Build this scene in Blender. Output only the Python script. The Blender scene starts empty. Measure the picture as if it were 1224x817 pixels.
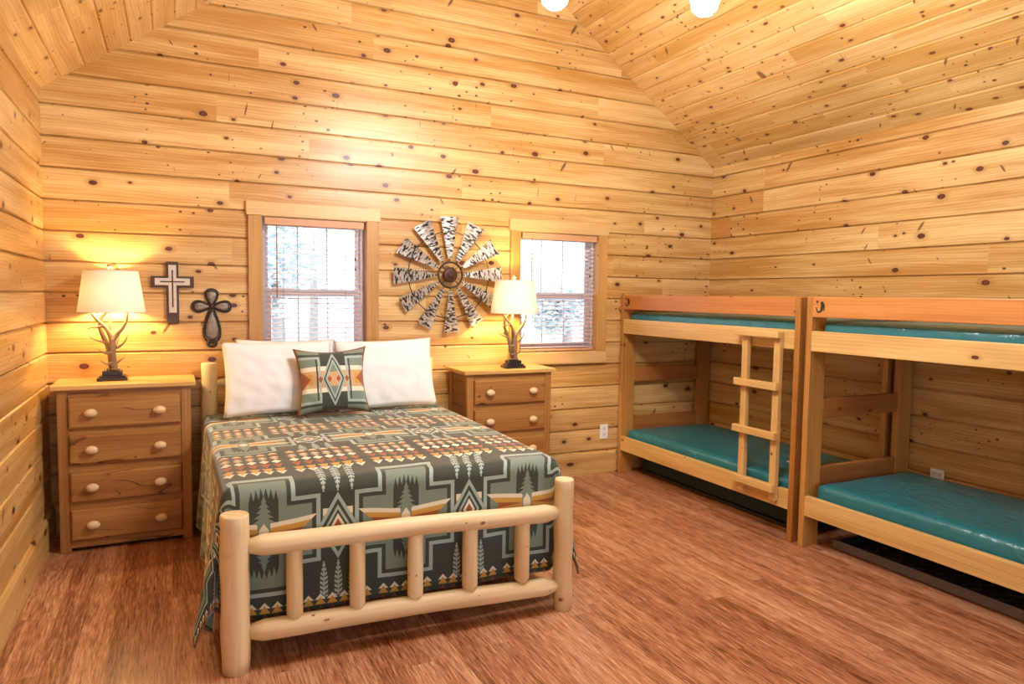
import bpy, bmesh, math, random
from mathutils import Vector, Matrix, noise as mnoise
random.seed(7)
PI = math.pi
SC = bpy.context.scene
COL = SC.collection

# ------------------------------------------------------------------ helpers
def link(o, parent=None):
    COL.objects.link(o)
    if parent is not None:
        o.parent = parent
    return o

def tag(o, label, cat, group=None):
    o['label'] = label; o['category'] = cat
    if group: o['group'] = group
    return o

def thing(name, label, cat, loc=(0, 0, 0), rotz=0.0, group=None):
    o = bpy.data.objects.new(name, None)
    o.empty_display_size = 0.1
    o.location = loc; o.rotation_euler = (0, 0, rotz)
    link(o)
    return tag(o, label, cat, group)

def obj(name, bm, mat, parent=None, smooth=False, loc=None):
    bm.normal_update()
    me = bpy.data.meshes.new(name)
    bm.to_mesh(me); bm.free()
    if mat is not None:
        for m in (mat if isinstance(mat, (list, tuple)) else [mat]):
            me.materials.append(m)
    if smooth:
        for f in me.polygons: f.use_smooth = True
    o = bpy.data.objects.new(name, me)
    if loc is not None: o.location = loc
    return link(o, parent)

def struct(name, bm, mat, parent=None, smooth=False):
    o = obj(name, bm, mat, parent, smooth)
    o['kind'] = 'structure'
    return o

def dup(root, loc, rotz=None, label=None, group=None):
    r = root.copy(); COL.objects.link(r); r.location = loc
    if rotz is not None: r.rotation_euler = (0, 0, rotz)
    if label: r['label'] = label
    if group: r['group'] = group
    for ch in list(root.children):
        c = ch.copy(); COL.objects.link(c); c.parent = r
        for g in list(ch.children):
            d = g.copy(); COL.objects.link(d); d.parent = c
    return r

def box(bm, x0, x1, y0, y1, z0, z1, bev=0.0, seg=2):
    b2 = bmesh.new()
    vs = [b2.verts.new((x, y, z)) for x in (x0, x1) for y in (y0, y1) for z in (z0, z1)]
    for f in ((0, 1, 3, 2), (4, 6, 7, 5), (0, 4, 5, 1), (2, 3, 7, 6), (0, 2, 6, 4), (1, 5, 7, 3)):
        b2.faces.new([vs[i] for i in f])
    if bev > 0:
        bmesh.ops.bevel(b2, geom=b2.edges[:], offset=bev, segments=seg, profile=0.5, affect='EDGES')
    merge(bm, b2)
    return bm

def merge(bm, b2, mtx=None, mi=None):
    if mtx is not None: bmesh.ops.transform(b2, matrix=mtx, verts=b2.verts[:])
    mp = {v: bm.verts.new(v.co) for v in b2.verts}
    for f in b2.faces:
        try:
            nf = bm.faces.new([mp[v] for v in f.verts])
            nf.material_index = f.material_index if mi is None else mi
            nf.smooth = f.smooth
        except ValueError: pass
    b2.free()

def tube(bm, pts, rad, n=10, cap=True, mi=0, squash=None):
    pts = [Vector(p) for p in pts]
    if not isinstance(rad, (list, tuple)): rad = [rad] * len(pts)
    tang = []
    for i in range(len(pts)):
        a = pts[max(0, i - 1)]; b = pts[min(len(pts) - 1, i + 1)]
        tang.append((b - a).normalized())
    t0 = tang[0]
    up = Vector((0, 0, 1)) if abs(t0.z) < 0.9 else Vector((1, 0, 0))
    nrm = (up - t0 * up.dot(t0)).normalized()
    rings = []
    for i, p in enumerate(pts):
        t = tang[i]
        nrm = (nrm - t * nrm.dot(t)).normalized()
        bi = t.cross(nrm)
        sx, sy = squash or (1, 1)
        rings.append([bm.verts.new(p + (nrm * math.cos(a) * sx + bi * math.sin(a) * sy) * rad[i])
                      for a in [2 * PI * k / n for k in range(n)]])
    for i in range(len(rings) - 1):
        for k in range(n):
            f = bm.faces.new((rings[i][k], rings[i][(k + 1) % n], rings[i + 1][(k + 1) % n], rings[i + 1][k]))
            f.smooth = True; f.material_index = mi
    if cap:
        f = bm.faces.new(list(reversed(rings[0]))); f.material_index = mi
        f = bm.faces.new(rings[-1]); f.material_index = mi
    return bm

def spline(pts, n=6):
    P = [Vector(p) for p in pts]; out = []
    for i in range(len(P) - 1):
        p0 = P[max(0, i - 1)]; p1 = P[i]; p2 = P[i + 1]; p3 = P[min(len(P) - 1, i + 2)]
        for k in range(n):
            t = k / n
            out.append(0.5 * ((2 * p1) + (-p0 + p2) * t + (2 * p0 - 5 * p1 + 4 * p2 - p3) * t * t + (-p0 + 3 * p1 - 3 * p2 + p3) * t ** 3))
    out.append(P[-1])
    return out

def lathe(bm, prof, c=(0, 0, 0), n=24, axis='z', mi=0, smooth=True):
    c = Vector(c); rings = []
    for r, h in prof:
        ring = []
        for k in range(n):
            a = 2 * PI * k / n
            x, y = r * math.cos(a), r * math.sin(a)
            v = Vector((x, y, h)) if axis == 'z' else (Vector((x, -h, y)) if axis == 'y' else Vector((h, x, y)))
            ring.append(bm.verts.new(c + v))
        rings.append(ring)
    for i in range(len(rings) - 1):
        for k in range(n):
            f = bm.faces.new((rings[i][k], rings[i][(k + 1) % n], rings[i + 1][(k + 1) % n], rings[i + 1][k]))
            f.smooth = smooth; f.material_index = mi
    if prof[0][0] > 1e-5: bm.faces.new(list(reversed(rings[0]))).material_index = mi
    if prof[-1][0] > 1e-5: bm.faces.new(rings[-1]).material_index = mi
    bmesh.ops.remove_doubles(bm, verts=bm.verts[:], dist=1e-6)
    return bm

# ------------------------------------------------------------------ node expression helper
class G:
    """small wrapper: builds node expressions in a material's tree"""
    def __init__(s, name):
        s.m = bpy.data.materials.new(name); s.m.use_nodes = True
        s.t = s.m.node_tree; s.t.nodes.clear()
        s.out = s.t.nodes.new('ShaderNodeOutputMaterial')
    def n(s, typ, ins=None, **props):
        nd = s.t.nodes.new(typ)
        for k, v in props.items(): setattr(nd, k, v)
        for k, v in (ins or {}).items(): s.set(nd.inputs[k], v)
        return nd
    def set(s, sock, v):
        if isinstance(v, E): s.t.links.new(v.s, sock)
        elif hasattr(v, 'is_output'): s.t.links.new(v, sock)
        else:
            if sock.type == 'RGBA' and len(v) == 3: v = (*v, 1)
            sock.default_value = v
    def math(s, op, a, b=0.0, c=0.0):
        nd = s.t.nodes.new('ShaderNodeMath'); nd.operation = op
        for i, v in enumerate((a, b, c)):
            if i < len(nd.inputs): s.set(nd.inputs[i], v)
        return E(s, nd.outputs[0])
    def mix(s, f, a, b, mode='MIX'):
        nd = s.t.nodes.new('ShaderNodeMix'); nd.data_type = 'RGBA'; nd.blend_type = mode
        s.set(nd.inputs[0], f); s.set(nd.inputs[6], a); s.set(nd.inputs[7], b)
        return nd.outputs[2]
    def uv(s):
        nd = s.n('ShaderNodeUVMap')
        sp = s.n('ShaderNodeSeparateXYZ', {0: nd.outputs[0]})
        return E(s, sp.outputs[0]), E(s, sp.outputs[1])
    def xyz(s, which='Object'):
        tc = s.n('ShaderNodeTexCoord')
        sp = s.n('ShaderNodeSeparateXYZ', {0: tc.outputs[which]})
        return [E(s, o) for o in sp.outputs]
    def vec(s, x, y, z=0.0):
        return s.n('ShaderNodeCombineXYZ', {0: x, 1: y, 2: z}).outputs[0]
    def noise(s, v, scale=1.0, detail=3.0, rough=0.55, dist=0.0):
        nd = s.n('ShaderNodeTexNoise', {'Vector': v, 'Scale': scale, 'Detail': detail, 'Roughness': rough, 'Distortion': dist})
        return E(s, nd.outputs[0])
    def vor(s, v, scale=1.0, rnd=1.0, feature='F1'):
        nd = s.n('ShaderNodeTexVoronoi', {'Vector': v, 'Scale': scale, 'Randomness': rnd}, feature=feature, voronoi_dimensions='2D')
        sp = s.n('ShaderNodeSeparateColor', {0: nd.outputs['Color']})
        return E(s, nd.outputs['Distance']), E(s, sp.outputs[0]), E(s, sp.outputs[1])
    def ramp(s, f, stops, interp='LINEAR'):
        nd = s.t.nodes.new('ShaderNodeValToRGB'); cr = nd.color_ramp; cr.interpolation = interp
        while len(cr.elements) < len(stops): cr.elements.new(0.5)
        for e, (p, c) in zip(cr.elements, stops):
            e.position = p; e.color = (*c, 1) if len(c) == 3 else c
        s.set(nd.inputs[0], f)
        return nd.outputs[0]
    def principled(s, **ins):
        nd = s.t.nodes.new('ShaderNodeBsdfPrincipled')
        for k, v in ins.items(): s.set(nd.inputs[k.replace('_', ' ')], v)
        s.t.links.new(nd.outputs[0], s.out.inputs[0])
        return nd
    def bump(s, h, strength=0.3, dist=0.01):
        return s.n('ShaderNodeBump', {'Height': h, 'Strength': strength, 'Distance': dist}).outputs[0]

class E:
    def __init__(s, g, sock): s.g = g; s.s = sock
    def __add__(s, o): return s.g.math('ADD', s, o)
    __radd__ = __add__
    def __sub__(s, o): return s.g.math('SUBTRACT', s, o)
    def __rsub__(s, o): return s.g.math('SUBTRACT', o, s)
    def __mul__(s, o): return s.g.math('MULTIPLY', s, o)
    __rmul__ = __mul__
    def __truediv__(s, o): return s.g.math('DIVIDE', s, o)
    def __lt__(s, o): return s.g.math('LESS_THAN', s, o)
    def __gt__(s, o): return s.g.math('GREATER_THAN', s, o)
    def abs(s): return s.g.math('ABSOLUTE', s)
    def frac(s): return s.g.math('FRACT', s)
    def floor(s): return s.g.math('FLOOR', s)
    def sin(s): return s.g.math('SINE', s)
    def pow(s, p): return s.g.math('POWER', s, p)
    def max(s, o): return s.g.math('MAXIMUM', s, o)
    def min(s, o): return s.g.math('MINIMUM', s, o)
    def ss(s, a, b):     # smooth step a..b -> 0..1
        nd = s.g.n('ShaderNodeMapRange', {0: s, 1: a, 2: b, 3: 0.0, 4: 1.0}, interpolation_type='SMOOTHSTEP')
        return E(s.g, nd.outputs[0])
    def lin(s, a, b, c, d):
        nd = s.g.n('ShaderNodeMapRange', {0: s, 1: a, 2: b, 3: c, 4: d})
        return E(s.g, nd.outputs[0])

def srgb(r, g, b):
    f = lambda c: (c / 255 / 12.92) if c / 255 <= 0.04045 else ((c / 255 + 0.055) / 1.055) ** 2.4
    return (f(r), f(g), f(b))

# ------------------------------------------------------------------ materials
def wood_core(g, u, v, light, dark, knot, tone=None, kn=(0.30, 0.13), kr=0.10, ks=0.5, pin=0.35, rings=1.0, grain=1.0, vein=0.0):
    """u along the grain, v across it (metres). returns colour socket, height"""
    warp = g.noise(g.vec(u * 1.3, v * 6.0), 1.0, 2.0) - 0.5
    # knots
    wv = v + warp * 0.015
    d1, r1, r2 = g.vor(g.vec(u / kn[0], wv / kn[1]), 1.0)
    rad = ((r1 - ks).max(0.0)) * (kr / (1.0 - ks)) + 0.0
    q = d1 / rad.max(0.0005)
    core = 1.0 - q.ss(0.72, 1.05)
    ringk = q.ss(0.45, 0.75) * core
    halo = (1.0 - q.ss(0.9, 2.6)) * (rad > 0.004)
    d2, s1, s2 = g.vor(g.vec(u / 0.075 + 7.3, v / 0.050 + 3.1), 1.0)
    cl = g.noise(g.vec(u * 3.4, v * 1.1, 4.0), 1.0, 1.0)
    prad = (s1 - (1.0 - pin)).max(0.0) * (0.24 / pin) * cl.ss(0.52, 0.66)
    pinm = 1.0 - (d2 / prad.max(0.0005)).ss(0.6, 1.05)
    # leaning spike knots
    d3b, t1b, t2b = g.vor(g.vec(u / 0.10 + (v - 0.1) * 6.0 * ((u * 0.23).sin() * 2.0).max(-1.0).min(1.0) + 11.7, v / 0.30 + 2.1), 1.0)
    spk = (1.0 - (d3b / ((t1b - (1.0 - pin * 0.16)).max(0.0) * (1.2 / pin)).max(0.0005)).ss(0.5, 1.05))
    # grain lines bend round the knots
    bend = halo * 0.012
    vv = v + warp * 0.03 + bend
    fine = g.noise(g.vec(u * 2.2, vv * 90.0), 1.0, 3.0, 0.6)
    broad = g.noise(g.vec(u * 0.8, vv * 11.0, 2.0), 1.0, 3.0, 0.6)
    ring = (vv * 330.0 + g.noise(g.vec(u * 0.8, v * 5.0, 9.0), 1.0, 1.0) * 26.0).sin() * 0.5 + 0.5
    f = fine.lin(0.3, 0.7, -0.06, 0.30 * grain) + broad.lin(0.32, 0.68, 0.0, 0.78) + ring.pow(3.0) * (0.22 * rings)
    if tone is not None: f = f + tone
    f = f.max(0.0).min(1.2)
    c = g.mix(f.min(1.0), light, dark)
    mid = tuple(d * 0.55 + k * 0.45 for d, k in zip(dark, knot))
    c = g.mix(halo * 0.40, c, mid)
    k2 = tuple(k * 0.35 for k in knot)
    kc = g.mix(ringk, tuple(min(1, k * 1.5) for k in knot), k2)
    c = g.mix(core, c, kc)
    c = g.mix(pinm * 0.9, c, tuple(k * 0.6 for k in knot))
    c = g.mix(spk * 0.8, c, tuple(k * 0.8 for k in knot))
    if vein:
        vn = (g.noise(g.vec(u * 1.6, v * 6.5, 6.0), 1.0, 2.0) - 0.5).abs()
        vm = g.noise(g.vec(u * 2.3, v * 3.0, 1.0), 1.0, 0.0).ss(0.52, 0.62)
        c = g.mix((1.0 - vn.ss(0.004, 0.016)) * vm * vein, c, tuple(k * 0.9 for k in knot))
    return c, fine

def plank_mat(name, light, dark, knot, rough=0.35, spec=0.45, coat=0.0, **kw):
    g = G(name)
    u, v = g.uv()
    at = g.n('ShaderNodeAttribute', attribute_name='tone')
    tone = E(g, at.outputs['Fac']) * 0.42 - 0.15
    c, h = wood_core(g, u, v, light, dark, knot, tone, **kw)
    g.principled(Base_Color=c, Roughness=rough, Specular_IOR_Level=spec, Normal=g.bump(h, 0.12, 0.002), Coat_Weight=coat, Coat_Roughness=0.2)
    return g.m

def wood_mat(name, light, dark, knot, axis=0, rough=0.42, spec=0.4, seed=0.0, ends=None, **kw):
    g = G(name)
    x, y, z = g.xyz()
    rnd = E(g, g.n('ShaderNodeObjectInfo').outputs['Random'])
    a = (x, y, z)
    u = a[axis] + rnd * 41.0 + seed
    o = [a[i] for i in range(3) if i != axis]
    v = o[0] * 0.83 + o[1] * 1.0 + rnd * 17.0
    c, h = wood_core(g, u, v, light, dark, knot, rnd * 0.3 - 0.12, **kw)
    g.principled(Base_Color=c, Roughness=rough, Specular_IOR_Level=spec, Normal=g.bump(h, 0.15, 0.002))
    return g.m

def plain(name, col, rough=0.5, metal=0.0, spec=0.5, nscale=0.0, namt=0.15, bump=0.0, **extra):
    g = G(name)
    c = col; ins = {}
    if nscale:
        x, y, z = g.xyz()
        nn = g.noise(g.vec(x, y, z), nscale, 4.0)
        c = g.mix(nn, tuple(k * (1 - namt) for k in col), tuple(min(1, k * (1 + namt)) for k in col))
        if bump: ins['Normal'] = g.bump(nn, bump, 0.004)
    g.principled(Base_Color=c, Roughness=rough, Metallic=metal, Specular_IOR_Level=spec, **ins, **extra)
    return g.m

def emit(name, col, strength):
    g = G(name)
    e = g.n('ShaderNodeEmission', {'Color': col, 'Strength': strength})
    g.t.links.new(e.outputs[0], g.out.inputs[0])
    return g.m

PL, PD, PK = (0.73, 0.500, 0.215), (0.44, 0.208, 0.044), (0.080, 0.017, 0.007)
M = {}
M['wall'] = plank_mat('knotty_pine_wall', PL, PD, PK, rough=0.36, spec=0.42, kn=(0.25, 0.16), kr=0.125, ks=0.56, pin=0.62)
M['ceil'] = plank_mat('knotty_pine_ceiling', (0.78, 0.535, 0.235), (0.52, 0.270, 0.065), (0.13, 0.032, 0.011), rough=0.34, kn=(0.16, 0.085), kr=0.15, ks=0.52, pin=0.62)
M['trim'] = wood_mat('pine_trim_upright', (0.54, 0.30, 0.09), (0.38, 0.18, 0.042), PK, axis=2, rough=0.35, ks=0.8, kr=0.12, pin=0.1)
M['trim_h'] = wood_mat('pine_trim_level', (0.68, 0.46, 0.21), (0.54, 0.32, 0.115), PK, axis=0, rough=0.35, ks=0.85, kr=0.1, pin=0.1)
M['base_x'] = wood_mat('pine_baseboard_x', (0.70, 0.46, 0.19), (0.46, 0.24, 0.06), PK, axis=0, ks=0.7, kr=0.15)
M['base_y'] = wood_mat('pine_baseboard_y', (0.70, 0.46, 0.19), (0.46, 0.24, 0.06), PK, axis=1, ks=0.7, kr=0.15)
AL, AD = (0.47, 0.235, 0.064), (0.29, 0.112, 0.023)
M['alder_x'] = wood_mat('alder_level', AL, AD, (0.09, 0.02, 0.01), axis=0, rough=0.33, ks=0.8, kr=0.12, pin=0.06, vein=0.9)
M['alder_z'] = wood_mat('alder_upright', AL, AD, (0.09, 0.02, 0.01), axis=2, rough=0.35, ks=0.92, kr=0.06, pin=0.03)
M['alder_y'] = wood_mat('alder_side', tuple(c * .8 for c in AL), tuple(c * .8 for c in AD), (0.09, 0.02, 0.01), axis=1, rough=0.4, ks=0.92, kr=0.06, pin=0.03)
M['top'] = wood_mat('alder_top', (0.72, 0.45, 0.16), (0.54, 0.29, 0.08), (0.1, 0.02, 0.01), axis=0, rough=0.3, ks=0.9, kr=0.06, pin=0.03)
M['knob'] = plain('birch_knob', (0.74, 0.54, 0.30), 0.35, nscale=30, namt=0.08)
LL, LD = (0.84, 0.70, 0.43), (0.66, 0.47, 0.24)
LK = (0.30, 0.12, 0.05)
M['log_z'] = wood_mat('peeled_log_upright', LL, LD, LK, axis=2, rough=0.45, kn=(0.2, 0.09), ks=0.72, kr=0.07, pin=0.2, rings=0.3)
M['log_x'] = wood_mat('peeled_log_level', LL, LD, LK, axis=0, rough=0.45, kn=(0.2, 0.09), ks=0.72, kr=0.07, pin=0.2, rings=0.3)
M['log_y'] = wood_mat('peeled_log_side', LL, LD, LK, axis=1, rough=0.45, kn=(0.2, 0.09), ks=0.72, kr=0.07, pin=0.2, rings=0.3)
BL, BD = (0.54, 0.270, 0.068), (0.33, 0.125, 0.021)
M['bunk_y'] = wood_mat('bunk_pine_rail', BL, BD, PK, axis=1, rough=0.4, kn=(0.3, 0.15), ks=0.86, kr=0.08, pin=0.08)
M['bunk_lt'] = wood_mat('bunk_pine_pale_rail', (0.74, 0.50, 0.20), (0.53, 0.30, 0.09), PK, axis=1, rough=0.4, kn=(0.3, 0.15), ks=0.88, kr=0.08, pin=0.06)
M['bunk_or'] = wood_mat('bunk_pine_orange_rail', (0.58, 0.245, 0.07), (0.42, 0.145, 0.034), PK, axis=1, rough=0.36, kn=(0.3, 0.15), ks=0.82, kr=0.08, pin=0.12)
M['bunk_z'] = wood_mat('bunk_pine_post', BL, BD, PK, axis=2, rough=0.4, kn=(0.3, 0.15), ks=0.88, kr=0.07, pin=0.06)
M['bunk_x'] = wood_mat('bunk_pine_end', (0.46, 0.19, 0.05), (0.30, 0.105, 0.022), PK, axis=0, rough=0.4, kn=(0.3, 0.15), ks=0.82, kr=0.08, pin=0.1)
M['lad_z'] = wood_mat('ladder_pine_upright', (0.74, 0.50, 0.20), (0.53, 0.30, 0.09), PK, axis=2, rough=0.4, ks=0.85, kr=0.08, pin=0.1)
M['lad_y'] = wood_mat('ladder_pine_rung', (0.74, 0.50, 0.20), (0.53, 0.30, 0.09), PK, axis=1, rough=0.4, ks=0.9, kr=0.08, pin=0.05)
M['black'] = plain('black_lacquer', (0.02, 0.015, 0.018), 0.3)
M['gap'] = plain('dark_recess', (0.015, 0.012, 0.01), 0.8)
M['blackmetal'] = plain('black_steel', (0.03, 0.03, 0.03), 0.45, spec=0.5, nscale=40, namt=0.3)
M['railmetal'] = plain('grey_steel_rail', (0.13, 0.12, 0.105), 0.5, spec=0.5, nscale=30, namt=0.2)
M['antler'] = plain('antler', (0.215, 0.14, 0.075), 0.4, nscale=22, namt=0.5, bump=0.35)
M['chrome'] = plain('polished_nickel', (0.75, 0.73, 0.68), 0.12, metal=1.0)
M['white_plastic'] = plain('white_plastic', (0.82, 0.82, 0.80), 0.35)
M['socket'] = plain('socket_face', (0.70, 0.70, 0.68), 0.4)
M['vinyl'] = plain('white_vinyl', (0.80, 0.81, 0.86), 0.35)
M['blindwood'] = wood_mat('blind_valance_wood', (0.64, 0.36, 0.19), (0.50, 0.23, 0.10), PK, axis=0, rough=0.35, ks=0.99, kr=0.01, pin=0.01)
M['slat'] = plain('blind_slat', (0.66, 0.42, 0.37), 0.4)
M['cord'] = plain('blind_cord', (0.35, 0.22, 0.12), 0.7)
M['wand'] = plain('blind_wand', (0.36, 0.20, 0.04), 0.4)
M['tassel'] = plain('blind_tassel', (0.05, 0.02, 0.01), 0.5)
M['mattress_white'] = plain('white_ticking', (0.75, 0.73, 0.70), 0.8)
M['piping'] = plain('brown_binding', (0.22, 0.115, 0.06), 0.8, nscale=60, namt=0.2)

def cloth_white():
    g = G('white_cotton')
    x, y, z = g.xyz()
    n1 = g.noise(g.vec(x, y * 2.0, z), 9.0, 5.0, 0.6, 0.6)
    g.principled(Base_Color=(0.80, 0.79, 0.775), Roughness=0.9, Specular_IOR_Level=0.2, Normal=g.bump(n1, 0.22, 0.012), Sheen_Weight=0.1)
    return g.m
M['cotton'] = cloth_white()

def vinyl_green():
    g = G('green_vinyl')
    x, y, z = g.xyz()
    n1 = g.noise(g.vec(x, y, z), 5.0, 5.0, 0.6, 1.2)
    n2 = g.noise(g.vec(x * 3.0, y, z * 0.4), 4.0, 3.0, 0.6, 0.8)
    c = g.mix(n1, (0.008, 0.112, 0.138), (0.018, 0.190, 0.215))
    g.principled(Base_Color=c, Roughness=0.30, Specular_IOR_Level=0.7, Normal=g.bump(n1 + n2 * 0.8, 0.55, 0.025))
    return g.m
M['green'] = vinyl_green()
M['green_dark'] = plain('dark_green_canvas', (0.012, 0.035, 0.026), 0.7, nscale=12, namt=0.3)

def floor_mat():
    g = G('strand_floor')
    u, v = g.uv()
    at = g.n('ShaderNodeAttribute', attribute_name='tone')
    tone = E(g, at.outputs['Fac'])
    w = g.noise(g.vec(u * 1.5, v * 5.0), 1.0, 2.0)
    n1 = g.noise(g.vec(u * 8.0, v * 105.0 + w * 2.0), 1.0, 4.0, 0.62)
    n2 = g.noise(g.vec(u * 14.0, v * 190.0), 1.0, 2.0, 0.6)
    n3 = g.noise(g.vec(u * 1.0, v * 16.0, 3.0), 1.0, 2.0)
    f = n1 * 0.62 + n2 * 0.25 + n3 * 0.30 + tone * 0.10 - 0.10
    c = g.ramp(f, [(0.30, srgb(70, 36, 21)), (0.44, srgb(128, 77, 49)), (0.55, srgb(170, 115, 80)), (0.74, srgb(216, 172, 136))])
    r = n1.lin(0.3, 0.7, 0.27, 0.42)
    g.principled(Base_Color=c, Roughness=r, Specular_IOR_Level=0.5, Normal=g.bump(n1, 0.22, 0.002))
    return g.m
M['floor'] = floor_mat()

def glass_mat():
    g = G('window_glass')
    tr = g.n('ShaderNodeBsdfTransparent', {'Color': (0.97, 0.98, 1.0)})
    gl = g.n('ShaderNodeBsdfGlossy', {'Roughness': 0.02})
    fr = g.n('ShaderNodeFresnel', {'IOR': 1.45})
    mx = g.n('ShaderNodeMixShader', {0: fr.outputs[0], 1: tr.outputs[0], 2: gl.outputs[0]})
    g.t.links.new(mx.outputs[0], g.out.inputs[0])
    return g.m
M['glass'] = glass_mat()

def shade_mat():
    g = G('linen_shade')
    x, y, z = g.xyz()
    w = (g.noise(g.vec(x * 3, y * 3, z * 260.0), 1.0, 1.0) + g.noise(g.vec(x * 200, y * 200, z * 6.0), 1.0, 1.0)) * 0.5
    c = g.mix(w, (0.66, 0.60, 0.52), (0.82, 0.76, 0.67))
    df = g.n('ShaderNodeBsdfDiffuse', {'Color': c})
    tl = g.n('ShaderNodeBsdfTranslucent', {'Color': c})
    mx = g.n('ShaderNodeMixShader', {0: 0.026, 1: df.outputs[0], 2: tl.outputs[0]})
    g.t.links.new(mx.outputs[0], g.out.inputs[0])
    return g.m
M['shade'] = shade_mat()

def frosted():
    g = G('frosted_glass')
    df = g.n('ShaderNodeBsdfDiffuse', {'Color': (0.9, 0.9, 0.88)})
    tl = g.n('ShaderNodeBsdfTranslucent', {'Color': (0.95, 0.95, 0.93)})
    mx = g.n('ShaderNodeMixShader', {0: 0.7, 1: df.outputs[0], 2: tl.outputs[0]})
    g.t.links.new(mx.outputs[0], g.out.inputs[0])
    return g.m
M['frost'] = frosted()

def galvanised():
    g = G('hammered_galvanised_tin')
    x, z = g.uv(); rn = E(g, g.n('ShaderNodeObjectInfo').outputs['Random'])
    d, a, b = g.vor(g.vec(x * 42.0 + rn * 9.0, z * 105.0), 1.0)
    n = g.noise(g.vec(x + rn, z, rn), 70.0, 3.0)
    f = (a * 0.75 + n * 0.5 - 0.1)
    c = g.ramp(f, [(0.26, (0.035, 0.03, 0.026)), (0.38, (0.20, 0.175, 0.15)), (0.46, (0.66, 0.63, 0.58)), (0.9, (0.82, 0.80, 0.75))])
    g.principled(Base_Color=c, Metallic=0.35, Roughness=0.42, Normal=g.bump(a, 0.5, 0.004))
    return g.m
M['tin'] = galvanised()
M['rust'] = plain('rusty_iron', (0.075, 0.034, 0.022), 0.55, metal=0.4, nscale=45, namt=0.6, bump=0.4)
M['iron'] = plain('dark_iron', (0.06, 0.04, 0.03), 0.5, metal=0.6, nscale=50, namt=0.4)
M['crossdark'] = plain('dark_stained_wood', (0.060, 0.026, 0.016), 0.5, nscale=18, namt=0.5)
M['crosswhite'] = plain('whitewashed_inlay', (0.60, 0.52, 0.45), 0.6, nscale=40, namt=0.25)
M['crossgrey'] = plain('weathered_bronze', (0.24, 0.19, 0.15), 0.36, metal=0.35, nscale=55, namt=0.7, bump=0.8)
M['crossrim'] = plain('dark_bronze_rim', (0.045, 0.028, 0.02), 0.4, metal=0.4, nscale=40, namt=0.4)

# colours of the blanket weave
CD, CM, CS, CLt = srgb(60, 66, 58), srgb(92, 102, 90), srgb(122, 138, 124), srgb(160, 180, 172)
CW, CG, CR, CT = srgb(226, 217, 194), srgb(198, 150, 66), srgb(158, 84, 48), srgb(200, 162, 118)

def weave(g, base, layers):
    c = base
    for mask, colr in layers:
        c = g.mix(mask, c, colr)
    return c

def AND(*m):
    r = m[0]
    for k in m[1:]: r = r * k
    return r

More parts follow.
